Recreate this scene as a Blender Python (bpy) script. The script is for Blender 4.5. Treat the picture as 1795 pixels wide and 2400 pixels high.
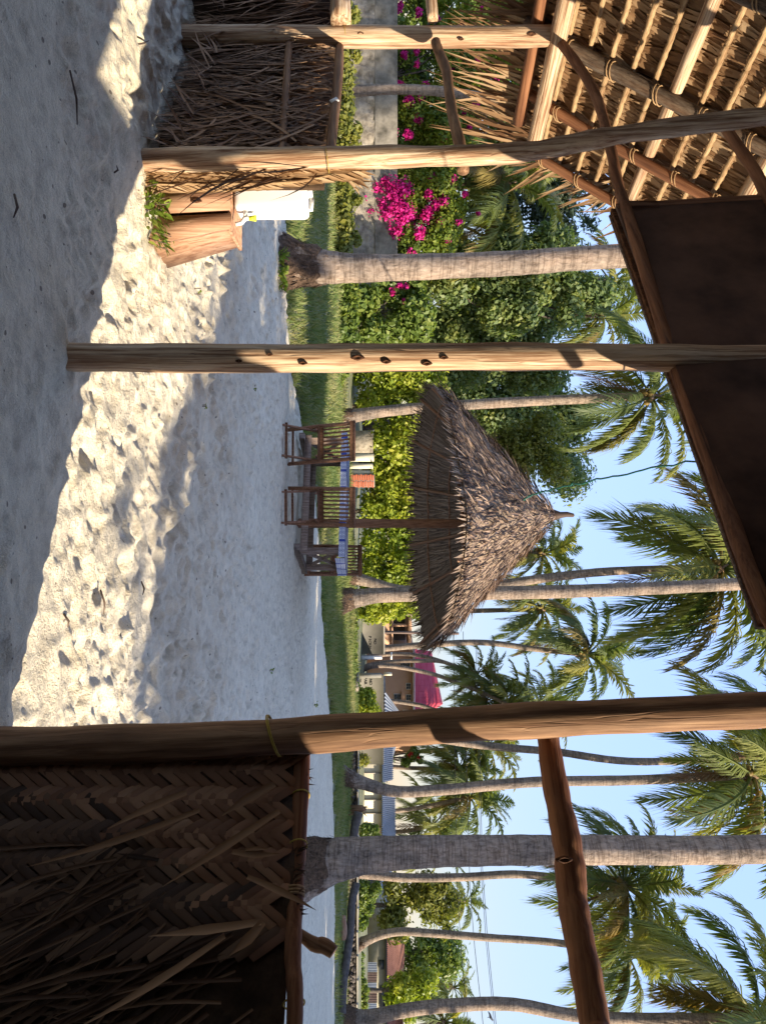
import bpy, math, random
import numpy as np
from mathutils import Vector, Matrix

for o in list(bpy.data.objects):
    bpy.data.objects.remove(o, do_unlink=True)
random.seed(7)
RNG = np.random.default_rng(11)
SC = bpy.context.scene
COL = SC.collection
rad = math.radians

# ------------------------------------------------------------------ camera, sky, sun, exposure
EYE, FOC, HZ, CX = 1.27, 1750.0, 897.5, 1200.0      # eye height in metres; focal length, horizon and centre measured on the photograph
cam_d = bpy.data.cameras.new('camera'); cam = bpy.data.objects.new('camera', cam_d); COL.objects.link(cam)
cam_d.sensor_fit = 'AUTO'; cam_d.sensor_width = 36.0; cam_d.lens = 36.0 * FOC / 2400.0
cam_d.clip_start = 0.05; cam_d.clip_end = 4000
# the phone was held on its side: the picture's right is up, its top is the left of the place
cam.matrix_world = Matrix(((0, -1, 0, 0), (0, 0, -1, 0), (1, 0, 0, EYE), (0, 0, 0, 1)))
SC.camera = cam

SUN_EL = rad(25.0)
SUN_AZ = rad(118.0)                                   # from straight ahead (+Y) clockwise to the right
S_DIR = Vector((math.sin(SUN_AZ) * math.cos(SUN_EL), math.cos(SUN_AZ) * math.cos(SUN_EL), math.sin(SUN_EL)))
w = bpy.data.worlds.new('World'); SC.world = w; w.use_nodes = True
nt = w.node_tree; nt.nodes.clear()
sky = nt.nodes.new('ShaderNodeTexSky'); sky.sky_type = 'NISHITA'; sky.sun_disc = False
sky.sun_elevation = SUN_EL; sky.sun_rotation = SUN_AZ; sky.altitude = 0; sky.air_density = 1.0; sky.dust_density = 0.6; sky.ozone_density = 2.0
bg = nt.nodes.new('ShaderNodeBackground'); bg.inputs['Strength'].default_value = 0.15
wo = nt.nodes.new('ShaderNodeOutputWorld')
bw = nt.nodes.new('ShaderNodeRGBToBW'); k1 = nt.nodes.new('ShaderNodeMath'); k1.operation = 'MULTIPLY_ADD'; k1.inputs[1].default_value = 0.64; k1.inputs[2].default_value = 0.20
k2 = nt.nodes.new('ShaderNodeMath'); k2.operation = 'DIVIDE'; k2.inputs[0].default_value = 1.0
sc = nt.nodes.new('ShaderNodeVectorMath'); sc.operation = 'SCALE'
nt.links.new(sky.outputs[0], bw.inputs[0]); nt.links.new(bw.outputs[0], k1.inputs[0]); nt.links.new(k1.outputs[0], k2.inputs[1])
nt.links.new(sky.outputs[0], sc.inputs[0]); nt.links.new(k2.outputs[0], sc.inputs['Scale'])
tint = nt.nodes.new('ShaderNodeVectorMath'); tint.operation = 'MULTIPLY'; tint.inputs[1].default_value = (1.03, 0.905, 0.97)   # the phone's white balance
nt.links.new(sc.outputs[0], tint.inputs[0]); nt.links.new(tint.outputs[0], bg.inputs[0]); nt.links.new(bg.outputs[0], wo.inputs[0])
sl = bpy.data.lights.new('sun', 'SUN'); so = bpy.data.objects.new('sun', sl); COL.objects.link(so)
sl.energy = 2.45; sl.angle = rad(0.6); sl.color = (1.0, 0.86, 0.68)
so.rotation_euler = S_DIR.to_track_quat('Z', 'Y').to_euler(); so.location = (20, -12, 15)
vs = SC.view_settings
vs.view_transform = 'Standard'; vs.look = 'None'; vs.gamma = 1.0; vs.use_curve_mapping = False
vs.exposure = 2.1
SC.render.engine = 'CYCLES'
SC.cycles.max_bounces = 6; SC.cycles.diffuse_bounces = 4; SC.cycles.transparent_max_bounces = 8

def P(px, U, d):
    """a point at depth d that the photograph shows at column px, row U"""
    return Vector(((U - CX) / FOC * d, d, EYE + (px - HZ) / FOC * d))
def G(px, U, z=0.0):
    d = (EYE - z) * FOC / (HZ - px)
    return Vector(((U - CX) / FOC * d, d, z))
def at(U, d, z=0.0):
    return Vector(((U - CX) / FOC * d, d, z))

# ------------------------------------------------------------------ materials
def new_mat(name):
    m = bpy.data.materials.new(name); m.use_nodes = True
    n = m.node_tree; n.nodes.clear()
    out = n.nodes.new('ShaderNodeOutputMaterial')
    b = n.nodes.new('ShaderNodeBsdfPrincipled')
    n.links.new(b.outputs[0], out.inputs[0])
    b.inputs['Specular IOR Level'].default_value = 0.25
    return m, n, b, out
def nd(n, t, **kw):
    x = n.nodes.new(t)
    for k, v in kw.items():
        if k.startswith('i_'):
            x.inputs[k[2:]].default_value = v
        else:
            setattr(x, k, v)
    return x
def ramp(n, stops):
    r = n.nodes.new('ShaderNodeValToRGB')
    e = r.color_ramp.elements
    while len(e) < len(stops): e.new(0.5)
    for i, (p, c) in enumerate(stops):
        e[i].position = p; e[i].color = (c[0], c[1], c[2], 1)
    return r
def coords(n, scale=(1, 1, 1), kind='Object'):
    tc = n.nodes.new('ShaderNodeTexCoord'); mp = n.nodes.new('ShaderNodeMapping')
    mp.inputs['Scale'].default_value = scale
    n.links.new(tc.outputs[kind], mp.inputs[0])
    return mp
def bump(n, b, h, strength, dist):
    bu = nd(n, 'ShaderNodeBump', i_Strength=strength, i_Distance=dist)
    n.links.new(h, bu.inputs['Height']); n.links.new(bu.outputs[0], b.inputs['Normal'])
    return bu
def mixc(n, fac, a, c, mode='MIX'):
    x = nd(n, 'ShaderNodeMix', data_type='RGBA', blend_type=mode)
    if isinstance(fac, (int, float)): x.inputs[0].default_value = fac
    else: n.links.new(fac, x.inputs[0])
    for s, v in ((6, a), (7, c)):
        if isinstance(v, tuple): x.inputs[s].default_value = (v[0], v[1], v[2], 1)
        else: n.links.new(v, x.inputs[s])
    return x.outputs[2]

def mat_wood(name, cols, rough=0.75, grain=(38, 38, 2.2), bumps=0.5, island=False, blot=0.6, blotc=(0.16, 0.08, 0.035), streak=0.6):
    m, n, b, out = new_mat(name)
    mp = coords(n, grain)
    t = nd(n, 'ShaderNodeTexNoise', i_Scale=1.0, i_Detail=6.0, i_Roughness=0.62)
    n.links.new(mp.outputs[0], t.inputs['Vector'])
    r = ramp(n, [(0.28, cols[0]), (0.5, cols[1]), (0.72, cols[2])])
    n.links.new(t.outputs[0], r.inputs[0])
    mp2 = coords(n, (11, 11, 1.1))
    t2 = nd(n, 'ShaderNodeTexNoise', i_Scale=1.0, i_Detail=6.0, i_Roughness=0.65)
    n.links.new(mp2.outputs[0], t2.inputs['Vector'])
    r2 = ramp(n, [(0.47, (0, 0, 0)), (0.66, (blot, blot, blot))])
    n.links.new(t2.outputs[0], r2.inputs[0])
    c = mixc(n, r2.outputs[0], r.outputs[0], blotc)
    mp4 = coords(n, (grain[0] * 1.9, grain[1] * 1.9, grain[2] * 0.6))
    t4 = nd(n, 'ShaderNodeTexNoise', i_Scale=1.0, i_Detail=4.0, i_Roughness=0.7)
    n.links.new(mp4.outputs[0], t4.inputs['Vector'])
    r4 = ramp(n, [(0.40, (0.42, 0.30, 0.22)), (0.52, (1, 1, 1)), (0.75, (1.12, 1.1, 1.06))])
    n.links.new(t4.outputs[0], r4.inputs[0])
    c = mixc(n, streak, c, r4.outputs[0], 'MULTIPLY')
    if island:
        g = n.nodes.new('ShaderNodeObjectInfo')
        hs = nd(n, 'ShaderNodeHueSaturation')
        mr = nd(n, 'ShaderNodeMapRange'); mr.inputs[3].default_value = 0.65; mr.inputs[4].default_value = 1.3
        n.links.new(g.outputs['Random'], mr.inputs[0]); n.links.new(mr.outputs[0], hs.inputs['Value']); n.links.new(c, hs.inputs['Color'])
        c = hs.outputs[0]
    n.links.new(c, b.inputs['Base Color'])
    b.inputs['Roughness'].default_value = rough
    # long drying cracks
    mp3 = coords(n, (26, 26, 0.9))
    t3 = nd(n, 'ShaderNodeTexNoise', i_Scale=1.0, i_Detail=2.0)
    n.links.new(mp3.outputs[0], t3.inputs['Vector'])
    r3 = ramp(n, [(0.485, (1, 1, 1)), (0.5, (0, 0, 0)), (0.515, (1, 1, 1))])
    n.links.new(t3.outputs[0], r3.inputs[0])
    ad = nd(n, 'ShaderNodeMath', operation='MULTIPLY_ADD'); ad.inputs[1].default_value = 0.5
    n.links.new(r3.outputs[0], ad.inputs[0]); n.links.new(t.outputs[0], ad.inputs[2])
    bump(n, b, ad.outputs[0], bumps, 0.006)
    return m

def mat_leaf(name, cols, trans=0.3, tcol=None, rough=0.55, random_by='island', spec=0.25, patch_noise=None):
    """leaf: colour differs leaf by leaf, some light passes through"""
    m, n, b, out = new_mat(name)
    if random_by == 'island':
        g = n.nodes.new('ShaderNodeNewGeometry'); src = g.outputs['Random Per Island']
    else:
        g = n.nodes.new('ShaderNodeObjectInfo'); src = g.outputs['Random']
    k = len(cols)
    r = ramp(n, [(i / (k - 1), c) for i, c in enumerate(cols)])
    if patch_noise:                                   # branches differ in hue over a metre or so
        mp = coords(n, (patch_noise,) * 3)
        t = nd(n, 'ShaderNodeTexNoise', i_Scale=1.0, i_Detail=2.0)
        n.links.new(mp.outputs[0], t.inputs['Vector'])
        a = nd(n, 'ShaderNodeMath', operation='MULTIPLY_ADD'); a.inputs[1].default_value = 2.0; a.inputs[2].default_value = -1.0
        n.links.new(t.outputs[0], a.inputs[0])
        a2 = nd(n, 'ShaderNodeMath', operation='MULTIPLY_ADD', use_clamp=True); a2.inputs[1].default_value = 0.6
        n.links.new(src, a2.inputs[0])
        a3 = nd(n, 'ShaderNodeMath', operation='MULTIPLY_ADD'); a3.inputs[1].default_value = 0.8; a3.inputs[2].default_value = 0.2
        n.links.new(a.outputs[0], a3.inputs[0]); n.links.new(a3.outputs[0], a2.inputs[2])
        src = a2.outputs[0]
    n.links.new(src, r.inputs[0])
    n.links.new(r.outputs[0], b.inputs['Base Color'])
    b.inputs['Roughness'].default_value = rough
    b.inputs['Specular IOR Level'].default_value = spec
    if trans > 0:
        tr = n.nodes.new('ShaderNodeBsdfTranslucent')
        c2 = mixc(n, 1.0, r.outputs[0], tcol or (1.5, 1.5, 0.6), 'MULTIPLY')
        n.links.new(c2, tr.inputs[0])
        mx = n.nodes.new('ShaderNodeMixShader'); mx.inputs[0].default_value = trans
        n.links.new(b.outputs[0], mx.inputs[1]); n.links.new(tr.outputs[0], mx.inputs[2]); n.links.new(mx.outputs[0], out.inputs[0])
    return m

def mat_plain(name, c1, c2, scale=6.0, rough=0.8, bumps=0.15, dist=0.01, metal=0.0, spec=0.25, stretch=(1, 1, 1)):
    m, n, b, out = new_mat(name)
    mp = coords(n, tuple(scale * s for s in stretch))
    t = nd(n, 'ShaderNodeTexNoise', i_Scale=1.0, i_Detail=6.0, i_Roughness=0.6)
    n.links.new(mp.outputs[0], t.inputs['Vector'])
    r = ramp(n, [(0.3, c1), (0.7, c2)])
    n.links.new(t.outputs[0], r.inputs[0]); n.links.new(r.outputs[0], b.inputs['Base Color'])
    b.inputs['Roughness'].default_value = rough; b.inputs['Metallic'].default_value = metal
    b.inputs['Specular IOR Level'].default_value = spec
    if bumps: bump(n, b, t.outputs[0], bumps, dist)
    return m

def mat_palm_trunk(name, dark, mid, pale, ring=11.0):
    m, n, b, out = new_mat(name)
    mpw = coords(n, (1.2, 1.2, 1.2))
    tw_ = nd(n, 'ShaderNodeTexNoise', i_Scale=1.5, i_Detail=2.0); n.links.new(mpw.outputs[0], tw_.inputs['Vector'])
    mp = coords(n, (0.9, 0.9, ring))                  # leaf scars: thin uneven rings
    ad_ = nd(n, 'ShaderNodeMix', data_type='RGBA', blend_type='ADD'); ad_.inputs[0].default_value = 0.5
    n.links.new(mp.outputs[0], ad_.inputs[6]); n.links.new(tw_.outputs['Color'], ad_.inputs[7])
    wv = nd(n, 'ShaderNodeTexNoise', i_Scale=1.0, i_Detail=3.0, i_Roughness=0.55)
    n.links.new(ad_.outputs[2], wv.inputs['Vector'])
    mp2 = coords(n, (24, 24, 9))
    t = nd(n, 'ShaderNodeTexNoise', i_Scale=1.0, i_Detail=6.0, i_Roughness=0.68, i_Distortion=0.6)
    n.links.new(mp2.outputs[0], t.inputs['Vector'])
    r = ramp(n, [(0.3, dark), (0.47, mid), (0.72, pale)])
    n.links.new(t.outputs[0], r.inputs[0])
    r2 = ramp(n, [(0.36, (1.05, 1.03, 1.0)), (0.465, (0.93, 0.91, 0.89)), (0.5, (0.46, 0.42, 0.39)), (0.535, (0.97, 0.95, 0.92)), (0.66, (1.08, 1.06, 1.03))])
    n.links.new(wv.outputs[0], r2.inputs[0])
    c = mixc(n, 0.8, r.outputs[0], r2.outputs[0], 'MULTIPLY')
    mp3 = coords(n, (3.2, 3.2, 1.4))
    t3 = nd(n, 'ShaderNodeTexNoise', i_Scale=1.0, i_Detail=5.0, i_Roughness=0.65)
    n.links.new(mp3.outputs[0], t3.inputs['Vector'])
    r3 = ramp(n, [(0.36, (0.60, 0.61, 0.63)), (0.5, (0.98, 0.96, 0.94)), (0.64, (1.2, 1.13, 1.06))])
    n.links.new(t3.outputs[0], r3.inputs[0])
    c = mixc(n, 1.0, c, r3.outputs[0], 'MULTIPLY')
    n.links.new(c, b.inputs['Base Color']); b.inputs['Roughness'].default_value = 0.9
    a = nd(n, 'ShaderNodeMath', operation='MULTIPLY_ADD'); a.inputs[1].default_value = 1.4
    n.links.new(wv.outputs[0], a.inputs[0]); n.links.new(t.outputs[0], a.inputs[2])
    bump(n, b, a.outputs[0], 0.8, 0.02)
    return m

M = {}
M['post'] = mat_wood('pale_pole_wood', [(0.28, 0.15, 0.075), (0.54, 0.39, 0.245), (0.70, 0.56, 0.39)], blot=0.85, blotc=(0.23, 0.10, 0.045), streak=.85, bumps=1.0)
M['post_dark'] = mat_wood('brown_pole_wood', [(0.10, 0.05, 0.026), (0.24, 0.135, 0.07), (0.40, 0.25, 0.14)], blot=0.85, blotc=(0.07, 0.03, 0.014), grain=(26, 26, 1.6))
M['rail'] = mat_wood('red_brown_rail_wood', [(0.10, 0.04, 0.018), (0.21, 0.09, 0.04), (0.30, 0.145, 0.07)], blot=0.5, blotc=(0.05, 0.025, 0.02), grain=(30, 30, 1.5))
M['bark'] = mat_wood('grey_bark_pole', [(0.05, 0.035, 0.025), (0.11, 0.08, 0.055), (0.17, 0.13, 0.09)], grain=(40, 40, 14), bumps=0.9)
M['batten'] = mat_wood('pale_batten', [(0.22, 0.13, 0.06), (0.40, 0.27, 0.14), (0.50, 0.36, 0.2)], grain=(50, 50, 12))
M['knot'] = mat_plain('dark_knot', (0.03, 0.012, 0.006), (0.12, 0.05, 0.02), 60, 0.8, 0.6)
M['endgrain'] = mat_plain('cut_wood_end', (0.42, 0.26, 0.13), (0.62, 0.44, 0.26), 25, 0.85)
M['crate'] = mat_wood('sawn_plank', [(0.30, 0.15, 0.085), (0.42, 0.245, 0.15), (0.50, 0.33, 0.215)], grain=(26, 26, 3.0), blot=0.35, blotc=(0.22, 0.11, 0.05))
M['furn'] = mat_wood('weathered_teak', [(0.16, 0.075, 0.042), (0.28, 0.145, 0.085), (0.38, 0.225, 0.145)], grain=(60, 60, 8), blot=0.3)
M['furn_grey'] = mat_wood('grey_table_wood', [(0.15, 0.11, 0.085), (0.28, 0.215, 0.17), (0.40, 0.32, 0.26)], grain=(40, 40, 6), blot=0.3)
M['thatch'] = mat_leaf('dry_thatch', [(0.11, 0.055, 0.025), (0.22, 0.125, 0.06), (0.33, 0.21, 0.11), (0.44, 0.31, 0.18)], 0.12, (1.2, 0.9, 0.5), 0.6)
M['thatch_obj'] = mat_leaf('dry_thatch_leaf', [(0.11, 0.055, 0.025), (0.22, 0.125, 0.06), (0.33, 0.21, 0.11), (0.44, 0.31, 0.18)], 0.12, (1.2, 0.9, 0.5), 0.6, 'object')
M['thatch_dark'] = mat_leaf('old_brown_thatch', [(0.045, 0.022, 0.012), (0.075, 0.038, 0.02), (0.115, 0.06, 0.031), (0.20, 0.115, 0.062)], 0.04, (1.2, 0.9, 0.5), 0.6, 'object')
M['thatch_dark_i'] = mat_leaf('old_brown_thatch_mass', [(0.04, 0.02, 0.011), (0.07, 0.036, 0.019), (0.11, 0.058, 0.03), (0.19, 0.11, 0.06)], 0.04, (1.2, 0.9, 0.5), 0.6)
M['thatch_grey'] = mat_leaf('weathered_roof_thatch', [(0.04, 0.024, 0.016), (0.10, 0.066, 0.046), (0.20, 0.135, 0.092), (0.48, 0.34, 0.23)], 0.05, (1.2, 1.0, 0.7), 0.65)
M['thatch_grey_o'] = mat_leaf('weathered_roof_leaf', [(0.04, 0.024, 0.016), (0.10, 0.066, 0.046), (0.20, 0.135, 0.092), (0.48, 0.34, 0.23)], 0.05, (1.2, 1.0, 0.7), 0.65, 'object')
_sl = [(0.075, 0.038, 0.02), (0.15, 0.082, 0.044), (0.24, 0.14, 0.078), (0.37, 0.235, 0.14)]
M['screen_leaf'] = mat_leaf('screen_leaf', _sl, 0.05, (1.2, 0.9, 0.5), 0.6, 'object')
M['screen_leaf_mass'] = mat_leaf('screen_leaf_mass', _sl, 0.05, (1.2, 0.9, 0.5), 0.6)
M['front_leaf'] = mat_leaf('front_leaf', [(0.20, 0.105, 0.05), (0.30, 0.165, 0.08), (0.38, 0.22, 0.115)], 0.05, (1.2, .9, .5), 0.55, 'object')  # lighter copy of the hanging leaves, lit look put into the colour
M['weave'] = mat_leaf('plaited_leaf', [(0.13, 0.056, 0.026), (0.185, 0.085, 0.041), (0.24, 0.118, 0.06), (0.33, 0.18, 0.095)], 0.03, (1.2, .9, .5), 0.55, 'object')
M['straw'] = mat_leaf('sunlit_straw', [(0.26, 0.15, 0.07), (0.42, 0.27, 0.14), (0.55, 0.39, 0.23)], 0.12, (1.2, 0.95, 0.6), 0.6, 'object')  # paler leaf colour carries part of the bundle's brightly lit look
M['under_leaf'] = mat_leaf('under_roof_leaf', [(0.20, 0.145, 0.105), (0.32, 0.24, 0.175), (0.44, 0.34, 0.25)], 0.08, (1.2, 1.0, 0.7), 0.65)  # lighter than the top leaves, bounce from the sand put into the colour
M['under_thatch'] = mat_plain('under_thatch', (0.20, 0.15, 0.11), (0.38, 0.29, 0.21), 26, 0.95, 0.6, 0.03)  # lightened like the leaves below it, bounce light put into the colour
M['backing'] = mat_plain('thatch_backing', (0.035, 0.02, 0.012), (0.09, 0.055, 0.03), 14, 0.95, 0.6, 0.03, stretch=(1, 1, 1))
M['rope_yellow'] = mat_plain('yellow_rope', (0.30, 0.21, 0.03), (0.45, 0.33, 0.07), 80, 0.7)
M['cord'] = mat_plain('coir_cord', (0.22, 0.13, 0.06), (0.40, 0.26, 0.13), 90, 0.9)
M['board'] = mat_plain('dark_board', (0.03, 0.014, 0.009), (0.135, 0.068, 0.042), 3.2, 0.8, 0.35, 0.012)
M['plastic'] = mat_plain('white_plastic', (0.80, 0.80, 0.78), (0.84, 0.84, 0.82), 3, 0.35, 0)
M['yellow_plastic'] = mat_plain('yellow_plastic', (0.55, 0.62, 0.04), (0.62, 0.68, 0.06), 3, 0.4, 0)
M['wire'] = mat_plain('green_wire', (0.01, 0.10, 0.07), (0.02, 0.16, 0.11), 30, 0.5, 0)
M['cable'] = mat_plain('black_cable', (0.015, 0.015, 0.018), (0.03, 0.03, 0.03), 30, 0.6, 0)
M['frond'] = mat_leaf('palm_frond', [(0.11, 0.15, 0.055), (0.16, 0.20, 0.06), (0.225, 0.25, 0.065), (0.31, 0.29, 0.075)], 0.42, (1.4, 1.4, 0.6), 0.5, 'object', 0.35)
M['frond_old'] = mat_leaf('yellowing_frond', [(0.16, 0.14, 0.03), (0.22, 0.17, 0.045), (0.26, 0.19, 0.06)], 0.3, (1.3, 1.1, 0.5), 0.5, 'object', 0.4)
M['frond_dead'] = mat_leaf('dead_frond', [(0.14, 0.075, 0.04), (0.20, 0.11, 0.06), (0.25, 0.15, 0.085)], 0.15, (1.2, 0.9, 0.6), 0.7, 'object')
M['coconut'] = mat_plain('coconut_husk', (0.16, 0.11, 0.03), (0.28, 0.19, 0.06), 6, 0.6)
M['fibre'] = mat_plain('crown_fibre', (0.12, 0.07, 0.04), (0.22, 0.14, 0.08), 20, 0.9, 0.6, 0.02)
M['trunk'] = mat_palm_trunk('palm_trunk', (0.11, 0.085, 0.065), (0.25, 0.20, 0.16), (0.38, 0.32, 0.26))
M['trunk_far'] = mat_palm_trunk('palm_trunk_far', (0.13, 0.10, 0.08), (0.25, 0.205, 0.165), (0.35, 0.295, 0.245), 7.0)
M['root'] = mat_plain('palm_root_mass', (0.045, 0.03, 0.02), (0.20, 0.13, 0.085), 28, 0.95, 1.0, 0.05)
M['bole'] = mat_plain('tree_bark', (0.06, 0.05, 0.04), (0.17, 0.14, 0.11), 9, 0.95, 0.8, 0.03)
M['log'] = mat_plain('grey_log', (0.07, 0.06, 0.055), (0.16, 0.14, 0.125), 8, 0.95, 0.8, 0.03)
GREEN = {
    'lime': [(0.16, 0.23, 0.03), (0.28, 0.34, 0.035), (0.42, 0.42, 0.06)],
    'mid': [(0.10, 0.155, 0.035), (0.155, 0.22, 0.045), (0.27, 0.30, 0.06)],
    'dark': [(0.11, 0.165, 0.07), (0.165, 0.225, 0.08), (0.30, 0.32, 0.09)],
    'olive': [(0.13, 0.155, 0.035), (0.20, 0.215, 0.045), (0.30, 0.28, 0.06)],
    'bougain': [(0.08, 0.13, 0.022), (0.15, 0.21, 0.028), (0.30, 0.32, 0.04)],
    'blue': [(0.045, 0.075, 0.05), (0.07, 0.10, 0.065), (0.095, 0.125, 0.075)],
}
for k, v in GREEN.items():
    M['leaf_' + k] = mat_leaf('foliage_' + k, v, 0.38, (1.4, 1.45, 0.6), 0.45, 'island', 0.3, patch_noise=0.9)
M['magenta'] = mat_leaf('magenta_bracts', [(0.42, 0.008, 0.13), (0.60, 0.015, 0.22), (0.74, 0.05, 0.34)], 0.35, (1.1, 1.0, 1.1), 0.6)
M['red_bract'] = mat_leaf('red_flowers', [(0.45, 0.03, 0.03), (0.6, 0.08, 0.05)], 0.3, (1.1, 1.0, 1.0), 0.6)
M['grass'] = mat_leaf('grass_blade', [(0.10, 0.155, 0.05), (0.165, 0.22, 0.07), (0.27, 0.28, 0.11), (0.34, 0.31, 0.16)], 0.3, (1.3, 1.3, 0.5), 0.6, 'island', 0.2, patch_noise=0.5)
M['weed'] = mat_leaf('weed_leaf', [(0.10, 0.17, 0.02), (0.16, 0.24, 0.03), (0.26, 0.30, 0.05)], 0.3, (1.3, 1.3, 0.5), 0.5)
M['lawn'] = mat_plain('lawn_soil', (0.09, 0.12, 0.05), (0.28, 0.26, 0.16), 2.2, 0.95, 0.4, 0.03)
M['earth'] = mat_plain('far_earth', (0.07, 0.085, 0.035), (0.16, 0.14, 0.08), 0.6, 0.95, 0.3, 0.05)
M['coral'] = mat_plain('coral_stone', (0.12, 0.10, 0.075), (0.44, 0.385, 0.295), 5.0, 0.95, 0.9, 0.05)  # strong mottle also stands in for leaf shadows on the wall
M['coral_cap'] = mat_plain('wall_plaster_band', (0.09, 0.08, 0.06), (0.36, 0.32, 0.25), 3.2, 0.95, 0.6, 0.02)  # mottle is stains, with leaf shadows put into the colour too
M['grey_wall'] = mat_plain('grey_render', (0.20, 0.19, 0.165), (0.30, 0.285, 0.25), 1.3, 0.9, 0.2, 0.01)
M['grey_cap'] = mat_plain('pale_coping', (0.40, 0.38, 0.33), (0.50, 0.47, 0.41), 2.0, 0.9, 0.1)
M['cream'] = mat_plain('cream_render', (0.60, 0.54, 0.40), (0.72, 0.66, 0.50), 1.2, 0.85, 0.1)
M['cream_line'] = mat_plain('cream_pilaster', (0.28, 0.26, 0.22), (0.36, 0.33, 0.27), 2.0, 0.9, 0.1)
M['peach'] = mat_plain('peach_render', (0.52, 0.31, 0.19), (0.60, 0.37, 0.23), 0.8, 0.85, 0.06)
M['white'] = mat_plain('white_paint', (0.72, 0.70, 0.66), (0.80, 0.79, 0.75), 2, 0.6, 0.0)
M['glass'] = mat_plain('dark_window_glass', (0.03, 0.04, 0.05), (0.06, 0.07, 0.085), 1.2, 0.15, 0.0, spec=0.6)
M['pink_roof'] = mat_plain('crimson_metal_roof', (0.55, 0.05, 0.08), (0.66, 0.13, 0.16), 1.2, 0.85, 0.0, stretch=(1, 1, 3))
M['blue_roof'] = mat_plain('blue_grey_metal_roof', (0.17, 0.20, 0.25), (0.27, 0.31, 0.37), 0.9, 0.45, 0.0, metal=0.2)
M['rust'] = mat_plain('rusty_sheet', (0.10, 0.06, 0.045), (0.22, 0.17, 0.15), 1.4, 0.8, 0.1)
M['tile_roof'] = mat_plain('old_tile_roof', (0.15, 0.065, 0.045), (0.28, 0.14, 0.10), 3.0, 0.9, 0.3)
M['blue_paint'] = mat_plain('blue_beam_paint', (0.06, 0.10, 0.16), (0.10, 0.15, 0.22), 2.0, 0.7, 0)
M['dull_wall'] = mat_plain('dull_yellow_render', (0.30, 0.28, 0.19), (0.40, 0.37, 0.26), 1.4, 0.9, 0.1)
M['brick'] = mat_plain('red_brick', (0.24, 0.06, 0.03), (0.36, 0.115, 0.06), 12.0, 0.9, 0.3)
M['mortar'] = mat_plain('mortar', (0.35, 0.30, 0.24), (0.45, 0.39, 0.32), 9.0, 0.95, 0.2)
M['ink'] = mat_plain('black_wall_paint', (0.012, 0.012, 0.012), (0.03, 0.03, 0.03), 9, 0.8, 0)
M['bird'] = mat_plain('black_feathers', (0.006, 0.006, 0.008), (0.02, 0.02, 0.025), 30, 0.5, 0)
M['twig'] = mat_plain('dry_twig', (0.06, 0.04, 0.03), (0.16, 0.11, 0.08), 40, 0.9, 0)

def cloth_mat():
    """white runner printed with blue diamonds and stripes"""
    m, n, b, out = new_mat('printed_runner')
    tc = n.nodes.new('ShaderNodeTexCoord'); sp = n.nodes.new('ShaderNodeSeparateXYZ')
    n.links.new(tc.outputs['UV'], sp.inputs[0])
    def mth(op, a, v=None, v2=None):
        x = nd(n, 'ShaderNodeMath', operation=op)
        n.links.new(a, x.inputs[0])
        if v is not None:
            if isinstance(v, (int, float)): x.inputs[1].default_value = v
            else: n.links.new(v, x.inputs[1])
        if v2 is not None: x.inputs[2].default_value = v2
        return x.outputs[0]
    u = mth('MULTIPLY', sp.outputs[0], 7.0); fu = mth('ABSOLUTE', mth('SUBTRACT', mth('FRACT', u), 0.5))
    v = mth('MULTIPLY', sp.outputs[1], 7.0); fv = mth('ABSOLUTE', mth('SUBTRACT', mth('FRACT', v), 0.5))
    s = mth('ADD', fu, fv)
    d1 = mth('COMPARE', s, 0.34, 0.06)
    d2 = mth('LESS_THAN', s, 0.1)
    st = mth('COMPARE', fv, 0.46, 0.03)
    su = mth('GREATER_THAN', mth('FRACT', mth('MULTIPLY', sp.outputs[0], 1.75)), 0.86)
    f = mth('MAXIMUM', mth('MAXIMUM', d1, d2), mth('MAXIMUM', st, su))
    c = mixc(n, f, (0.62, 0.66, 0.76), (0.06, 0.09, 0.36))
    n.links.new(c, b.inputs['Base Color']); b.inputs['Roughness'].default_value = 0.9
    return m
M['cloth'] = cloth_mat()

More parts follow.
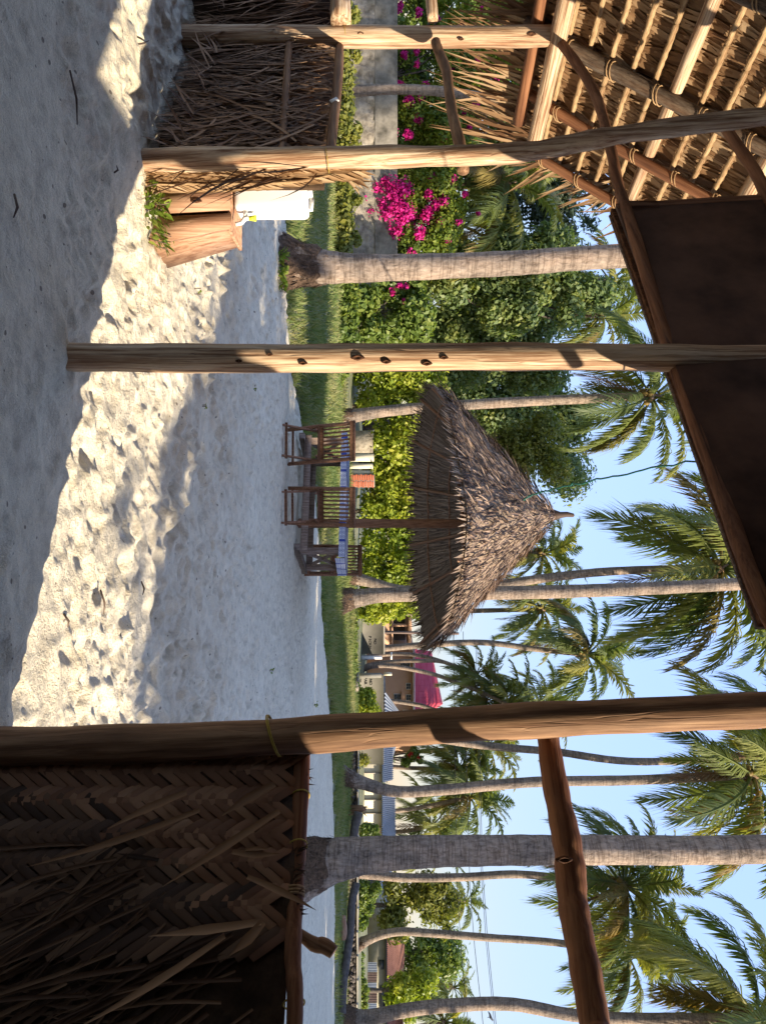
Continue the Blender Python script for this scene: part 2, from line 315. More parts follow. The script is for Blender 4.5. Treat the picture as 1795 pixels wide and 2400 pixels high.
def sand_mat():
    m, n, b, out = new_mat('coral_sand')
    mp = coords(n, (1, 1, 1))
    t = nd(n, 'ShaderNodeTexNoise', i_Scale=1.3, i_Detail=5.0); n.links.new(mp.outputs[0], t.inputs['Vector'])
    r = ramp(n, [(0.3, (0.72, 0.635, 0.465)), (0.7, (0.82, 0.745, 0.56))])
    n.links.new(t.outputs[0], r.inputs[0])
    f = nd(n, 'ShaderNodeTexNoise', i_Scale=260.0, i_Detail=3.0); n.links.new(mp.outputs[0], f.inputs['Vector'])
    rf = ramp(n, [(0.3, (0.78, 0.78, 0.78)), (0.7, (1.12, 1.12, 1.12))]); n.links.new(f.outputs[0], rf.inputs[0])
    c = mixc(n, 1.0, r.outputs[0], rf.outputs[0], 'MULTIPLY')
    f2 = nd(n, 'ShaderNodeTexNoise', i_Scale=11.0, i_Detail=5.0, i_Roughness=0.65); n.links.new(mp.outputs[0], f2.inputs['Vector'])
    rf2 = ramp(n, [(0.34, (0.80, 0.79, 0.78)), (0.5, (1.0, 1.0, 1.0)), (0.66, (1.10, 1.10, 1.10))]); n.links.new(f2.outputs[0], rf2.inputs[0])
    c = mixc(n, 1.0, c, rf2.outputs[0], 'MULTIPLY')
    # bits of leaf and shell trodden into the sand
    vo = nd(n, 'ShaderNodeTexVoronoi', i_Scale=26.0, i_Randomness=1.0); n.links.new(mp.outputs[0], vo.inputs['Vector'])
    rv = ramp(n, [(0.0, (1, 1, 1)), (0.10, (1, 1, 1)), (0.14, (0, 0, 0))]); n.links.new(vo.outputs['Distance'], rv.inputs[0])
    rc = ramp(n, [(0.70, (0, 0, 0)), (0.74, (1, 1, 1))]); n.links.new(vo.outputs['Color'], rc.inputs[0])
    mk = nd(n, 'ShaderNodeMath', operation='MULTIPLY'); n.links.new(rv.outputs[0], mk.inputs[0]); n.links.new(rc.outputs[0], mk.inputs[1])
    vo2 = nd(n, 'ShaderNodeTexVoronoi', i_Scale=9.0, i_Randomness=1.0); n.links.new(mp.outputs[0], vo2.inputs['Vector'])
    rv2 = ramp(n, [(0.0, (1, 1, 1)), (0.085, (1, 1, 1)), (0.105, (0, 0, 0))]); n.links.new(vo2.outputs['Distance'], rv2.inputs[0])
    rc2 = ramp(n, [(0.42, (0, 0, 0)), (0.47, (1, 1, 1))]); n.links.new(vo2.outputs['Color'], rc2.inputs[0])
    mk2 = nd(n, 'ShaderNodeMath', operation='MULTIPLY'); n.links.new(rv2.outputs[0], mk2.inputs[0]); n.links.new(rc2.outputs[0], mk2.inputs[1])
    mx = nd(n, 'ShaderNodeMath', operation='MAXIMUM'); n.links.new(mk.outputs[0], mx.inputs[0]); n.links.new(mk2.outputs[0], mx.inputs[1])
    mm = nd(n, 'ShaderNodeMath', operation='MULTIPLY'); mm.inputs[1].default_value = 0.75; n.links.new(mx.outputs[0], mm.inputs[0])
    c = mixc(n, mm.outputs[0], c, (0.12, 0.085, 0.06))
    # damp reddish patches
    t4 = nd(n, 'ShaderNodeTexNoise', i_Scale=2.6, i_Detail=2.0); n.links.new(mp.outputs[0], t4.inputs['Vector'])
    r4 = ramp(n, [(0.62, (0, 0, 0)), (0.78, (0.35, 0.35, 0.35))]); n.links.new(t4.outputs[0], r4.inputs[0])
    c = mixc(n, r4.outputs[0], c, (0.34, 0.25, 0.19))
    n.links.new(c, b.inputs['Base Color']); b.inputs['Roughness'].default_value = 0.95; b.inputs['Specular IOR Level'].default_value = 0.1
    g = nd(n, 'ShaderNodeTexNoise', i_Scale=34.0, i_Detail=6.0, i_Roughness=0.7); n.links.new(mp.outputs[0], g.inputs['Vector'])
    g2 = nd(n, 'ShaderNodeTexNoise', i_Scale=120.0, i_Detail=4.0, i_Roughness=0.7); n.links.new(mp.outputs[0], g2.inputs['Vector'])
    ga = nd(n, 'ShaderNodeMath', operation='MULTIPLY_ADD'); ga.inputs[1].default_value = 0.35
    n.links.new(g2.outputs[0], ga.inputs[0]); n.links.new(g.outputs[0], ga.inputs[2])
    gb = nd(n, 'ShaderNodeMath', operation='MULTIPLY_ADD'); gb.inputs[1].default_value = 1.6
    n.links.new(f2.outputs[0], gb.inputs[0]); n.links.new(ga.outputs[0], gb.inputs[2])
    bump(n, b, gb.outputs[0], 0.8, 0.024)
    return m
M['sand'] = sand_mat()

# ------------------------------------------------------------------ mesh building and linking
class MB:
    def __init__(s): s.V = []; s.F = {}; s.n = 0
    def add(s, v, f):
        v = np.asarray(v, dtype=np.float64).reshape(-1, 3)
        for q in f:
            s.F.setdefault(len(q), []).append(np.asarray(q, dtype=np.int64)[None, :] + s.n)
        s.V.append(v); s.n += len(v)
    def addn(s, v, f):
        """v (n,3), f (m,k) arrays"""
        s.F.setdefault(f.shape[1], []).append(f + s.n); s.V.append(v.reshape(-1, 3)); s.n += len(v.reshape(-1, 3))
    def mesh(s, name, mat, smooth=False):
        me = bpy.data.meshes.new(name)
        V = np.concatenate(s.V) if s.V else np.zeros((0, 3))
        loops, starts, k0 = [], [], 0
        for k, L in s.F.items():
            a = np.concatenate(L)
            loops.append(a.ravel()); starts.append(np.arange(len(a)) * k + k0); k0 += a.size
        lo = np.concatenate(loops).astype(np.int32); st = np.concatenate(starts).astype(np.int32)
        me.vertices.add(len(V)); me.vertices.foreach_set('co', V.astype(np.float32).ravel())
        me.loops.add(len(lo)); me.loops.foreach_set('vertex_index', lo)
        me.polygons.add(len(st)); me.polygons.foreach_set('loop_start', st)
        me.update(calc_edges=True)
        if smooth: me.polygons.foreach_set('use_smooth', np.ones(len(st), dtype=bool))
        if mat is not None: me.materials.append(mat)
        return me
    def tube(s, pts, radii, seg=10, cap=True, jit=0.0, flat=1.0):
        pts = [Vector(p) for p in pts]
        if not hasattr(radii, '__len__'): radii = [radii] * len(pts)
        t0 = (pts[1] - pts[0]).normalized()
        a = Vector((0, 0, 1)) if abs(t0.z) < 0.9 else Vector((1, 0, 0))
        n = t0.cross(a).normalized()
        vs = []
        for i, p in enumerate(pts):
            t = ((pts[min(i + 1, len(pts) - 1)] - pts[max(i - 1, 0)])).normalized()
            n = (n - t * n.dot(t)).normalized(); b = t.cross(n)
            for k in range(seg):
                an = 2 * math.pi * k / seg
                r = radii[i] * (1 + (random.uniform(-jit, jit) if jit else 0))
                vs.append(p + n * (math.cos(an) * r) + b * (math.sin(an) * r * flat))
        f = []
        for i in range(len(pts) - 1):
            for k in range(seg):
                k2 = (k + 1) % seg
                f.append((i * seg + k, i * seg + k2, (i + 1) * seg + k2, (i + 1) * seg + k))
        if cap:
            f.append(tuple(range(seg))[::-1]); f.append(tuple((len(pts) - 1) * seg + k for k in range(seg)))
        s.add([tuple(v) for v in vs], f)
    def box(s, c, size, R=None, bev=0.0):
        x, y, z = [q / 2 for q in size]
        if bev <= 0:
            vs = [(sx * x, sy * y, sz * z) for sx in (-1, 1) for sy in (-1, 1) for sz in (-1, 1)]
            f = [(0, 1, 3, 2), (4, 6, 7, 5), (0, 4, 5, 1), (2, 3, 7, 6), (0, 2, 6, 4), (1, 5, 7, 3)]
        else:                                            # chamfered edges: 24 vertices
            idx = {}; vs = []
            for sx in (-1, 1):
                for sy in (-1, 1):
                    for sz in (-1, 1):
                        for ax in range(3):
                            q = [sx * (x - bev), sy * (y - bev), sz * (z - bev)]
                            q[ax] = (sx * x, sy * y, sz * z)[ax]
                            idx[(sx, sy, sz, ax)] = len(vs); vs.append(tuple(q))
            f = []
            def quad(a): f.append(tuple(idx[k] for k in a))
            for sg in (-1, 1):
                quad([(sg, -1, -1, 0), (sg, 1, -1, 0), (sg, 1, 1, 0), (sg, -1, 1, 0)][::sg])
                quad([(-1, sg, -1, 1), (-1, sg, 1, 1), (1, sg, 1, 1), (1, sg, -1, 1)][::sg])
                quad([(-1, -1, sg, 2), (1, -1, sg, 2), (1, 1, sg, 2), (-1, 1, sg, 2)][::sg])
            for a in (-1, 1):
                for b in (-1, 1):
                    quad([(a, b, -1, 0), (a, b, 1, 0), (a, b, 1, 1), (a, b, -1, 1)])
                    quad([(a, -1, b, 0), (a, 1, b, 0), (a, 1, b, 2), (a, -1, b, 2)])
                    quad([(-1, a, b, 1), (1, a, b, 1), (1, a, b, 2), (-1, a, b, 2)])
                    for c3 in (-1, 1):
                        f.append(tuple(idx[(a, b, c3, k)] for k in range(3)))
        c = Vector(c)
        out = [tuple((R @ Vector(v) if R is not None else Vector(v)) + c) for v in vs]
        s.add(out, f)
    def bar(s, a, b, wd, th, up=(0, 0, 1), bev=0.0):
        a, b = Vector(a), Vector(b); t = (b - a); L = t.length; t.normalize()
        u = Vector(up); u = (u - t * u.dot(t))
        u = u.normalized() if u.length > 1e-4 else t.orthogonal().normalized()
        v = u.cross(t)
        R = Matrix((v, t, u)).transposed()
        s.box((a + b) / 2, (wd, L, th), R, bev)
    def ribbon(s, pts, widths, side, cup=0.0):
        """a leaf blade: strip of quads along pts; side = vector or list of vectors; cup folds it along the midrib"""
        pts = [Vector(p) for p in pts]; n = len(pts)
        sd = [Vector(side).normalized()] * n if not isinstance(side, list) else side
        vs = []
        for i, p in enumerate(pts):
            t = (pts[min(i + 1, n - 1)] - pts[max(i - 1, 0)]).normalized()
            nn = t.cross(sd[i]).normalized()
            h = widths[i] / 2
            if cup:
                vs += [p - sd[i] * h + nn * (cup * h), p, p + sd[i] * h + nn * (cup * h)]
            else:
                vs += [p - sd[i] * h, p + sd[i] * h]
        k = 3 if cup else 2
        f = []
        for i in range(n - 1):
            for j in range(k - 1):
                f.append((i * k + j, i * k + j + 1, (i + 1) * k + j + 1, (i + 1) * k + j))
        s.add([tuple(v) for v in vs], f)

def world_of(o):
    m = o.matrix_basis.copy(); p = o.parent
    while p is not None:
        m = p.matrix_basis @ m; p = p.parent
    return m
def link(name, me, parent=None, mw=None):
    o = bpy.data.objects.new(name, me); COL.objects.link(o)
    mw = mw or Matrix.Identity(4)
    if parent is not None:
        o.parent = parent; o.matrix_basis = world_of(parent).inverted() @ mw
    else:
        o.matrix_basis = mw
    return o
def put(mb, name, mat, parent=None, smooth=False, mw=None, origin=None):
    """mesh built in world coordinates; origin moves the object's own origin there"""
    if origin is not None:
        off = np.array(tuple(origin)); mb.V = [v - off for v in mb.V]; mw = Matrix.Translation(Vector(origin))
    return link(name, mb.mesh(name, mat, smooth), parent, mw)
def tag(o, label=None, cat=None, group=None, kind=None):
    if label: o['label'] = label
    if cat: o['category'] = cat
    if group: o['group'] = group
    if kind: o['kind'] = kind
    return o
def thing(name, loc, label, cat, group=None, rz=0.0):
    o = bpy.data.objects.new(name, None); COL.objects.link(o); o.empty_display_size = 0.2
    o.matrix_basis = Matrix.Translation(Vector(loc)) @ Matrix.Rotation(rz, 4, 'Z')
    return tag(o, label, cat, group)
def frame_z(a, b):
    """matrix with origin a and local Z towards b (wood grain runs along local Z)"""
    z = (Vector(b) - Vector(a)).normalized()
    x = Vector((0, 1, 0)).cross(z)
    if x.length < 0.05: x = Vector((1, 0, 0)).cross(z)
    x.normalize(); y = z.cross(x)
    m = Matrix((x, y, z)).transposed().to_4x4(); m.translation = Vector(a)
    return m
def pole(name, pts, radii, mat, parent, seg=14, wob=0.10, sub=10, label=None, cap=True, rough=0.025):
    """a hand-cut pole: slightly wavering, local Z along its length"""
    pts = [Vector(p) for p in pts]
    mw = frame_z(pts[0], pts[-1]); inv = mw.inverted()
    if not hasattr(radii, '__len__'): radii = [radii] * len(pts)
    lp = [inv @ p for p in pts]
    path, rr = [], []
    ph = [random.uniform(0, 6.28) for _ in range(4)]
    N = sub * (len(pts) - 1)
    for i in range(N + 1):
        t = i / sub; k = min(int(t), len(pts) - 2); u = t - k
        p = lp[k].lerp(lp[k + 1], u)
        if len(pts) > 2:                                # smooth through the waypoints
            p0 = lp[max(k - 1, 0)]; p3 = lp[min(k + 2, len(pts) - 1)]; p1, p2 = lp[k], lp[k + 1]
            p = 0.5 * ((2 * p1) + (p2 - p0) * u + (2 * p0 - 5 * p1 + 4 * p2 - p3) * u * u + (3 * p1 - p0 - 3 * p2 + p3) * u ** 3)
        r = radii[k] * (1 - u) + radii[k + 1] * u
        w_ = r * wob
        q = t * 2.1
        p = p + Vector((math.sin(q * 1.3 + ph[0]) * w_, math.sin(q * 1.7 + ph[1]) * w_, 0))
        path.append(p); rr.append(r * (1 + rough * math.sin(q * 4.1 + ph[2]) + rough * math.sin(q * 7.7 + ph[3])))
    mb = MB(); mb.tube(path, rr, seg, cap)
    o = put(mb, name, mat, parent, True, mw)
    if label: o['label'] = label
    return o
def knot(p, nrm, size, parent):
    """eye-shaped branch scar, a shallow raised lip round a dark hollow"""
    nrm = Vector(nrm).normalized()
    mb = MB()
    up = Vector((0, 0, 1)); sd = up.cross(nrm).normalized()
    n = 12; vs = []
    for ring, (k, h) in enumerate(((1.0, -0.004), (0.75, 0.006), (0.45, 0.004), (0.2, -0.001))):
        for i in range(n):
            a = 2 * math.pi * i / n
            vs.append(tuple(Vector(p) + up * (math.cos(a) * size * 1.5 * k) + sd * (math.sin(a) * size * 0.62 * k * (1 - 0.35 * abs(math.cos(a)))) + nrm * h))
    f = [(r * n + i, r * n + (i + 1) % n, (r + 1) * n + (i + 1) % n, (r + 1) * n + i) for r in range(3) for i in range(n)]
    f.append(tuple(3 * n + i for i in range(n)))
    mb.add(vs, f)
    return put(mb, 'knot', M['knot'], parent, True, origin=p)

def noise2(x, y, scale, seed):
    r = np.random.default_rng(seed).random((256, 256))
    X = x / scale; Y = y / scale
    xi = np.floor(X).astype(int); yi = np.floor(Y).astype(int)
    fx = X - xi; fy = Y - yi
    fx = fx * fx * (3 - 2 * fx); fy = fy * fy * (3 - 2 * fy)
    g = lambda a, b: r[a % 256, b % 256]
    return (g(xi, yi) * (1 - fx) + g(xi + 1, yi) * fx) * (1 - fy) + (g(xi, yi + 1) * (1 - fx) + g(xi + 1, yi + 1) * fx) * fy - 0.5
# ================================================================== THE SETTING
EDGE = [(-40, 7.6), (-12, 8.2), (-6, 8.7), (-3.8, 9.5), (-3.07, 10.1), (-2.69, 10.8), (-1.99, 11.7), (-1.5, 12.6), (1.31, 15.3), (3.45, 16.8), (4.9, 17.6), (6.4, 18.6), (8.9, 19.4), (13.4, 19.6), (40, 20.2)]
EX = np.array([e[0] for e in EDGE]); EY = np.array([e[1] for e in EDGE])
def edge_y(x): return np.interp(x, EX, EY)
SUNH = np.array([0.883, -0.469]); SUNN = np.array([0.469, 0.883])       # along and across the sun's heading

def build_sand():
    def axis(lo, a, b, hi, d, g):
        xs = list(np.arange(a, b, d)); s = d; x = a
        left = []
        while x > lo:
            s *= g; x -= s; left.append(x)
        s = d; x = xs[-1]; right = []
        while x < hi:
            s *= g; x += s; right.append(x)
        return np.array(left[::-1] + xs + right)
    xs = axis(-45, -3.6, 2.0, 45, 0.0135, 1.035)
    ys = axis(-6, 2.2, 5.6, 24, 0.0125, 1.013)
    X, Y = np.meshgrid(xs, ys)
    Z = 0.04 * noise2(X, Y, 2.3, 1) + 0.02 * noise2(X + 3, Y, 0.8, 2)
    off = SUNN[0] * X + SUNN[1] * Y
    out = 1 / (1 + np.exp(-(off - 2.45) / 0.12))                        # trampled outside, smooth under the roof
    Z += (0.3 + 0.7 * out) * (0.010 * noise2(X, Y * 1.3, 0.4, 3) + 0.004 * noise2(X, Y, 0.15, 4)) + out * (0.003 * noise2(X, Y, 0.065, 5) + 0.003 * noise2(X * .7 + Y * .3, Y * 1.4, 0.034, 15)) + 0.012 * out * noise2(X, Y, .5, 16)
    far_ = 1 / (1 + np.exp(-(off - 3.7) / 0.3)); Z += far_ * (0.022 * noise2(X, Y * 1.2, 0.19, 17) + 0.014 * noise2(X, Y, 0.10, 18))
    Z += (1 - out) * 0.012 * noise2(X * 0.35 + Y * .2, Y * 1.6 - X * .5, 0.16, 9)
    r = np.random.default_rng(5)
    N = 4300
    for i in range(N):
        if i < 300:                                                    # the well-trodden way past the hut
            o_, s_ = r.normal(3.25, 0.55), r.uniform(-5.5, 2.5)
            px_, py_ = SUNN * o_ + SUNH * s_; an = math.atan2(SUNH[1], SUNH[0]) + r.normal(0, 0.5); dp = r.uniform(0.006, 0.017)
        elif i < 4180:
            py_ = 3.0 + 10.5 * r.random() ** 1.25; px_ = r.uniform(-0.75, 0.75) * py_; an = r.uniform(0, 3.14); dp = r.uniform(0.006, 0.024) * (1.0 if SUNN[0] * px_ + SUNN[1] * py_ > 3.9 else .45)
        else:
            px_, py_ = r.uniform(-2.6, 1.0), r.uniform(1.9, 3.4); an = r.uniform(0, 3.14); dp = r.uniform(0.003, 0.007)
        q_ = r.uniform(.6, 1.25); L, W = .125 * q_, r.uniform(0.040, 0.06) * q_
        i0, i1 = np.searchsorted(xs, (px_ - 0.36, px_ + 0.36)); j0, j1 = np.searchsorted(ys, (py_ - 0.36, py_ + 0.36))
        if i1 <= i0 or j1 <= j0: continue
        dx = X[j0:j1, i0:i1] - px_; dy = Y[j0:j1, i0:i1] - py_
        a = dx * math.cos(an) + dy * math.sin(an); b = -dx * math.sin(an) + dy * math.cos(an)
        b = b + 0.25 * a * a / L
        q = np.sqrt((a / L) ** 2 + (b / W) ** 2)
        skew = 1 + 0.6 * np.clip(a / L, -1, 1)
        Z[j0:j1, i0:i1] += -dp * skew * np.exp(-q ** 4) + dp * 0.75 * np.exp(-((q - 1.38) / 0.34) ** 2) * (0.6 + 0.5 * np.sin(3 * a / L + i))
    # the low scarp in front of the lawn on the left
    ye = edge_y(X)
    ramp_ = np.clip((Y - 9.75 - 0.1 * noise2(X, Y, 1.1, 6)) / 0.18, 0, 1) * np.clip((-0.6 - X) / 1.2, 0, 1)
    Z -= 0.11 * ramp_ * ramp_ * (3 - 2 * ramp_)
    # piled a little against the post feet and the left screen
    for bx, by, h, s_ in ((-1.81, 3.82, 0.05, 0.3), (-0.605, 2.94, 0.02, 0.16), (-2.3, 3.55, 0.05, 0.45)):
        Z += h * np.exp(-((X - bx) ** 2 + (Y - by) ** 2) / (2 * s_ * s_))
    Z -= 0.5 * np.clip((Y - ye - 0.15 - 0.5 * noise2(X, Y, 0.9, 8)) / 1.2, 0, 1)
    ny, nx = X.shape
    V = np.stack([X.ravel(), Y.ravel(), Z.ravel()], 1)
    idx = np.arange(ny * nx).reshape(ny, nx)
    F = np.stack([idx[:-1, :-1], idx[:-1, 1:], idx[1:, 1:], idx[1:, :-1]], -1).reshape(-1, 4)
    mb = MB(); mb.addn(V, F)
    o = put(mb, 'sand', M['sand'], None, True)
    tag(o, 'pale coral sand of the yard, trodden into footprints in front of the posts', kind='structure')
build_sand()

def sheet(name, pts, mat, z):
    mb = MB(); mb.add([(x, y, z) for x, y in pts], [tuple(range(len(pts)))]); return put(mb, name, mat)
def build_lawn():
    xs = np.concatenate([np.linspace(-40, -8, 20), np.linspace(-7.9, 16, 240), np.linspace(16.3, 40, 20)])
    ts = np.concatenate([[-0.05], np.linspace(0.0, 6, 26), np.linspace(6.5, 22, 14)])
    X, T = np.meshgrid(xs, ts); Y = edge_y(X) + T + 0.25 * noise2(X, T * 0, 0.6, 31) + 0.12 * noise2(X, T * 0, 0.17, 32)
    Z = 0.05 * np.clip(T / 0.5, 0, 1) + 0.10 * noise2(X, Y, 2.2, 33) * np.clip(T, 0, 1) + 0.03 * noise2(X, Y, .4, 34) * np.clip(T, 0, 1) - 0.03 + 0.02 * np.clip(T, 0, 20)
    Z -= 0.12 * np.clip((-0.6 - X) / 1.2, 0, 1) * np.clip(1 - T / 2.0, 0, 1)
    ny, nx = X.shape
    idx = np.arange(ny * nx).reshape(ny, nx)
    F = np.stack([idx[:-1, :-1], idx[:-1, 1:], idx[1:, 1:], idx[1:, :-1]], -1).reshape(-1, 4)
    mb = MB(); mb.addn(np.stack([X.ravel(), Y.ravel(), Z.ravel()], 1), F)
    tag(put(mb, 'lawn', M['lawn'], None, True), 'rough green lawn beyond the sand', kind='structure')
    # blades
    n = 95000
    r = np.random.default_rng(3)
    x = r.uniform(-0.8, 0.8, n); t = r.random(n) ** 1.6 * 11 - .25
    y0 = r.uniform(9, 21, n); X = x * y0
    Y = edge_y(X) + t + 0.25 * noise2(X, t * 0, 0.6, 31) + 0.12 * noise2(X, t * 0, 0.17, 32) + 0.02
    clump = noise2(X, Y, 0.5, 41) + 0.6 * noise2(X, Y, 0.16, 42)
    keep = clump > -0.22 + .5 * np.exp(-t / .35) - .25; X, Y, t, clump = X[keep], Y[keep], t[keep], clump[keep]; n = len(X)
    Z = 0.05 * np.clip(t / 0.5, 0, 1) - 0.03 + 0.02 * t + 0.05 * noise2(X, Y, 2.2, 33) - 0.12 * np.clip((-0.6 - X) / 1.2, 0, 1) * np.clip(1 - t / 2.0, 0, 1)
    h = (0.05 + 0.10 * r.random(n)) * (0.8 + 1.1 * np.clip(clump + .2, 0, 1)); a = r.uniform(0, 6.28, n); wd = 0.008 + 0.012 * r.random(n)
    lx, ly = r.normal(0, 0.5, n) * h, r.normal(0, 0.5, n) * h
    V = np.zeros((n, 3, 3))
    V[:, 0] = np.stack([X - np.cos(a) * wd, Y - np.sin(a) * wd, Z], 1); V[:, 1] = np.stack([X + np.cos(a) * wd, Y + np.sin(a) * wd, Z], 1)
    V[:, 2] = np.stack([X + lx, Y + ly, Z + h], 1)
    mb = MB(); mb.addn(V, np.arange(3 * n).reshape(n, 3))
    tag(put(mb, 'grass', M['grass']), 'short rough grass growing along the far edge of the sand', kind='stuff')
build_lawn()
sheet_o = sheet('ground', [(-3000, -200), (3000, -200), (3000, 3500), (-3000, 3500)], M['earth'], -0.62)
tag(sheet_o, 'flat open ground reaching to the horizon', kind='structure')
o = sheet('far_ground', [(-60, 22), (90, 22), (160, 200), (-120, 200)], M['earth'], 0.10); tag(o, 'rough ground behind the lawn', kind='structure')

# ------------------------------------------------------------------ walls and houses
def wall_run(parent, a, b, h, th, mat, cap=None, name='wall_panel', z0=0.0, capname='coping'):
    a, b = Vector((a[0], a[1], z0)), Vector((b[0], b[1], z0))
    mb = MB(); mb.bar(a + Vector((0, 0, h / 2)), b + Vector((0, 0, h / 2)), th, h, bev=0.01); o = put(mb, name, mat, parent, origin=a)
    if cap:
        mb = MB(); mb.bar(a + Vector((0, 0, h + 0.032)), b + Vector((0, 0, h + 0.032)), th + 0.08, 0.06, bev=0.01); put(mb, capname, cap, parent, origin=a)
    return o

# coral-rag wall behind the bougainvillea
cw = thing('coral_wall', (-10, 20.2, 0.1), 'rough coral rag wall with a smooth plaster band, under magenta flowers', 'wall')
def rag_panel(a, b, h0, h1, name, mat, rough, parent):
    """wall face with real relief"""
    n, k = 150, 14
    A, B = np.array(a), np.array(b); L = np.linalg.norm(B - A); d = (B - A) / L; nr = np.array([d[1], -d[0]])
    S, H = np.meshgrid(np.linspace(0, L, n), np.linspace(h0, h1, k))
    dep = rough * (noise2(S, H, 0.28, 51) + 0.7 * noise2(S, H, 0.11, 52)) + 0.16
    V = np.stack([A[0] + d[0] * S + nr[0] * dep, A[1] + d[1] * S + nr[1] * dep, H], -1).reshape(-1, 3)
    idx = np.arange(n * k).reshape(k, n)
    F = np.stack([idx[:-1, :-1], idx[:-1, 1:], idx[1:, 1:], idx[1:, :-1]], -1).reshape(-1, 4)
    mb = MB(); mb.addn(V, F); mb.bar((A[0], A[1], (h0 + h1) / 2), (B[0], B[1], (h0 + h1) / 2), 0.2, h1 - h0)
    return put(mb, name, mat, parent, True)
rag_panel((-18, 20.2), (-4.9, 20.4), 0.0, 1.05, 'stone_face', M['coral'], 0.10, cw)
rag_panel((-18, 20.2), (-6.6, 20.35), 1.053, 1.66, 'plaster_band', M['coral_cap'], 0.012, cw)
rag_panel((-6.6, 20.35), (-4.9, 20.4), 1.053, 1.50, 'plaster_band', M['coral'], 0.06, cw)

# gate pier and bright wall seen between the chairs
gp = thing('garden_wall', at(1075, 24.0, 0), 'short sunlit wall of pale panels ending in a brick pier, behind the left chair', 'wall')
for U0, U1, m_, h in ((1010, 1062, 'coral', 0.95), (1064, 1082, 'cream', 0.98), (1087, 1099, 'cream', 0.95), (1103, 1110, 'cream', 0.95)):
    a, b = at(U0, 24), at(U1, 24)
    mb = MB(); mb.bar(a + Vector((0, 0, h / 2)), b + Vector((0, 0, h / 2)), 0.2, h); put(mb, 'wall_panel', M[m_], gp, origin=a)
bm0 = MB(); bm0.box((0, 0, 0), (0.19, 0.10, 0.062), None, 0.006); brick_me = bm0.mesh('brick', M['brick'])
mb = MB(); c = at(1127, 24); mb.box((c.x, c.y, 0.5), (0.40, 0.34, 1.0)); put(mb, 'mortar_core', M['mortar'], gp)
for row in range(13):
    for k in range(2):
        x = c.x - 0.21 + 0.105 + k * 0.21 + (0.0 if row % 2 else 0.02)
        link('brick', brick_me, gp, Matrix.Translation((x, c.y - 0.13 - random.uniform(0, .008), 0.05 + row * 0.075)))

def lettering(txt, p, size, parent):
    cu = bpy.data.curves.new('lettering', 'FONT'); cu.body = txt; cu.size = size; cu.extrude = 0.004; cu.offset = size * 0.012
    cu.materials.append(M['ink']); cu.align_x = 'LEFT'
    return link('lettering', cu, parent, Matrix.Translation(p) @ Matrix.Rotation(math.pi / 2, 4, 'X') @ Matrix.Rotation(random.uniform(-.03, .03), 4, 'Z'))

DW = 34.0
gw = thing('plot_wall', at(1470, DW), 'grey rendered wall painted NO PICKN with a white gate post at its right end', 'wall')
a, b = at(1410, DW), at(1532, DW)
wall_run(gw, a, b, EYE + (900 - HZ) / FOC * DW - 0.03, 0.2, M['grey_wall'], M['grey_cap'])
for t_, px, U in (('N', 877, 1497), ('O', 876, 1503.5), ('P', 864.5, 1491), ('I', 864.5, 1498), ('C', 864.5, 1501.5), ('K', 864.5, 1508), ('N', 864.5, 1514)):
    q = P(px, U, DW - 0.105); lettering(t_, q, 0.165, gw)
mb = MB(); mb.box(P(870, 1541, DW) - Vector((0, 0, 0.28)), (0.13, 0.2, 1.55)); put(mb, 'gate_post', M['white'], gp if False else gw)
mb = MB(); mb.box(P(917, 1537, DW), (0.28, 0.3, 0.08)); put(mb, 'post_cap', M['white'], gw)
gw2 = thing('plot_wall', at(1640, DW - 2), 'grey block wall painted NO PAR IN, right of the driveway', 'wall')
D2 = DW - 2
a, b = at(1581, D2), at(1790, D2)
wall_run(gw2, a, b, EYE + (899 - HZ) / FOC * D2, 0.2, M['grey_wall'], None)
mb = MB(); mb.bar(at(1583, D2 - 0.12, .6), at(1583, D2 + 5, .6), 0.2, 1.2); put(mb, 'side_wall', M['grey_wall'], gw2)
mb = MB(); mb.box(P(909, 1579.5, D2 - .3), (0.10, 0.2, 0.34)); put(mb, 'post_cap', M['cream'], gw2)
for t_, px, U in (('N', 866, 1591), ('O', 866, 1598), ('P', 854, 1587), ('A', 854, 1592.5), ('R', 854, 1599), ('I', 841, 1588), ('N', 841, 1592.5)):
    q = P(px, U, D2 - 0.105); lettering(t_, q, 0.165, gw2)

# peach house
HD = 45.0
hs = thing('peach_house', at(1570, HD), 'peach rendered house with a crimson metal roof and small white framed windows', 'house')
def z_at(px, d): return EYE + (px - HZ) / FOC * d
def slab(U0, U1, p0, p1, d, th, name, mat, parent, bev=0.0):
    a, b = P(p0, U0, d), P(p1, U1, d)
    mb = MB(); mb.box(((a.x + b.x) / 2, d + th / 2, (a.z + b.z) / 2), (abs(b.x - a.x), th, abs(b.z - a.z)), None, bev)
    return put(mb, name, mat, parent, origin=((a.x + b.x) / 2, d, (a.z + b.z) / 2))
slab(1524, 1760, 820, 972, HD, 7.0, 'wall', M['peach'], hs)
slab(1400, 1524.5, 820, 916, HD - 0.5, 0.25, 'porch_wall', M['peach'], hs)
slab(1398, 1524, 957, 965, HD - 0.6, 6.0, 'porch_roof', M['peach'], hs)
for U in (1466, 1518):
    slab(U - 2.5, U + 2.5, 916.2, 956.8, HD - 0.5, 0.3, 'porch_column', M['peach'], hs)
slab(1400, 1524, 917, 921, HD - 0.62, 0.1, 'ledge', M['peach'], hs)
slab(1400, 1520, 820, 950, HD + 3.5, 0.2, 'back_wall', M['grey_wall'], hs)
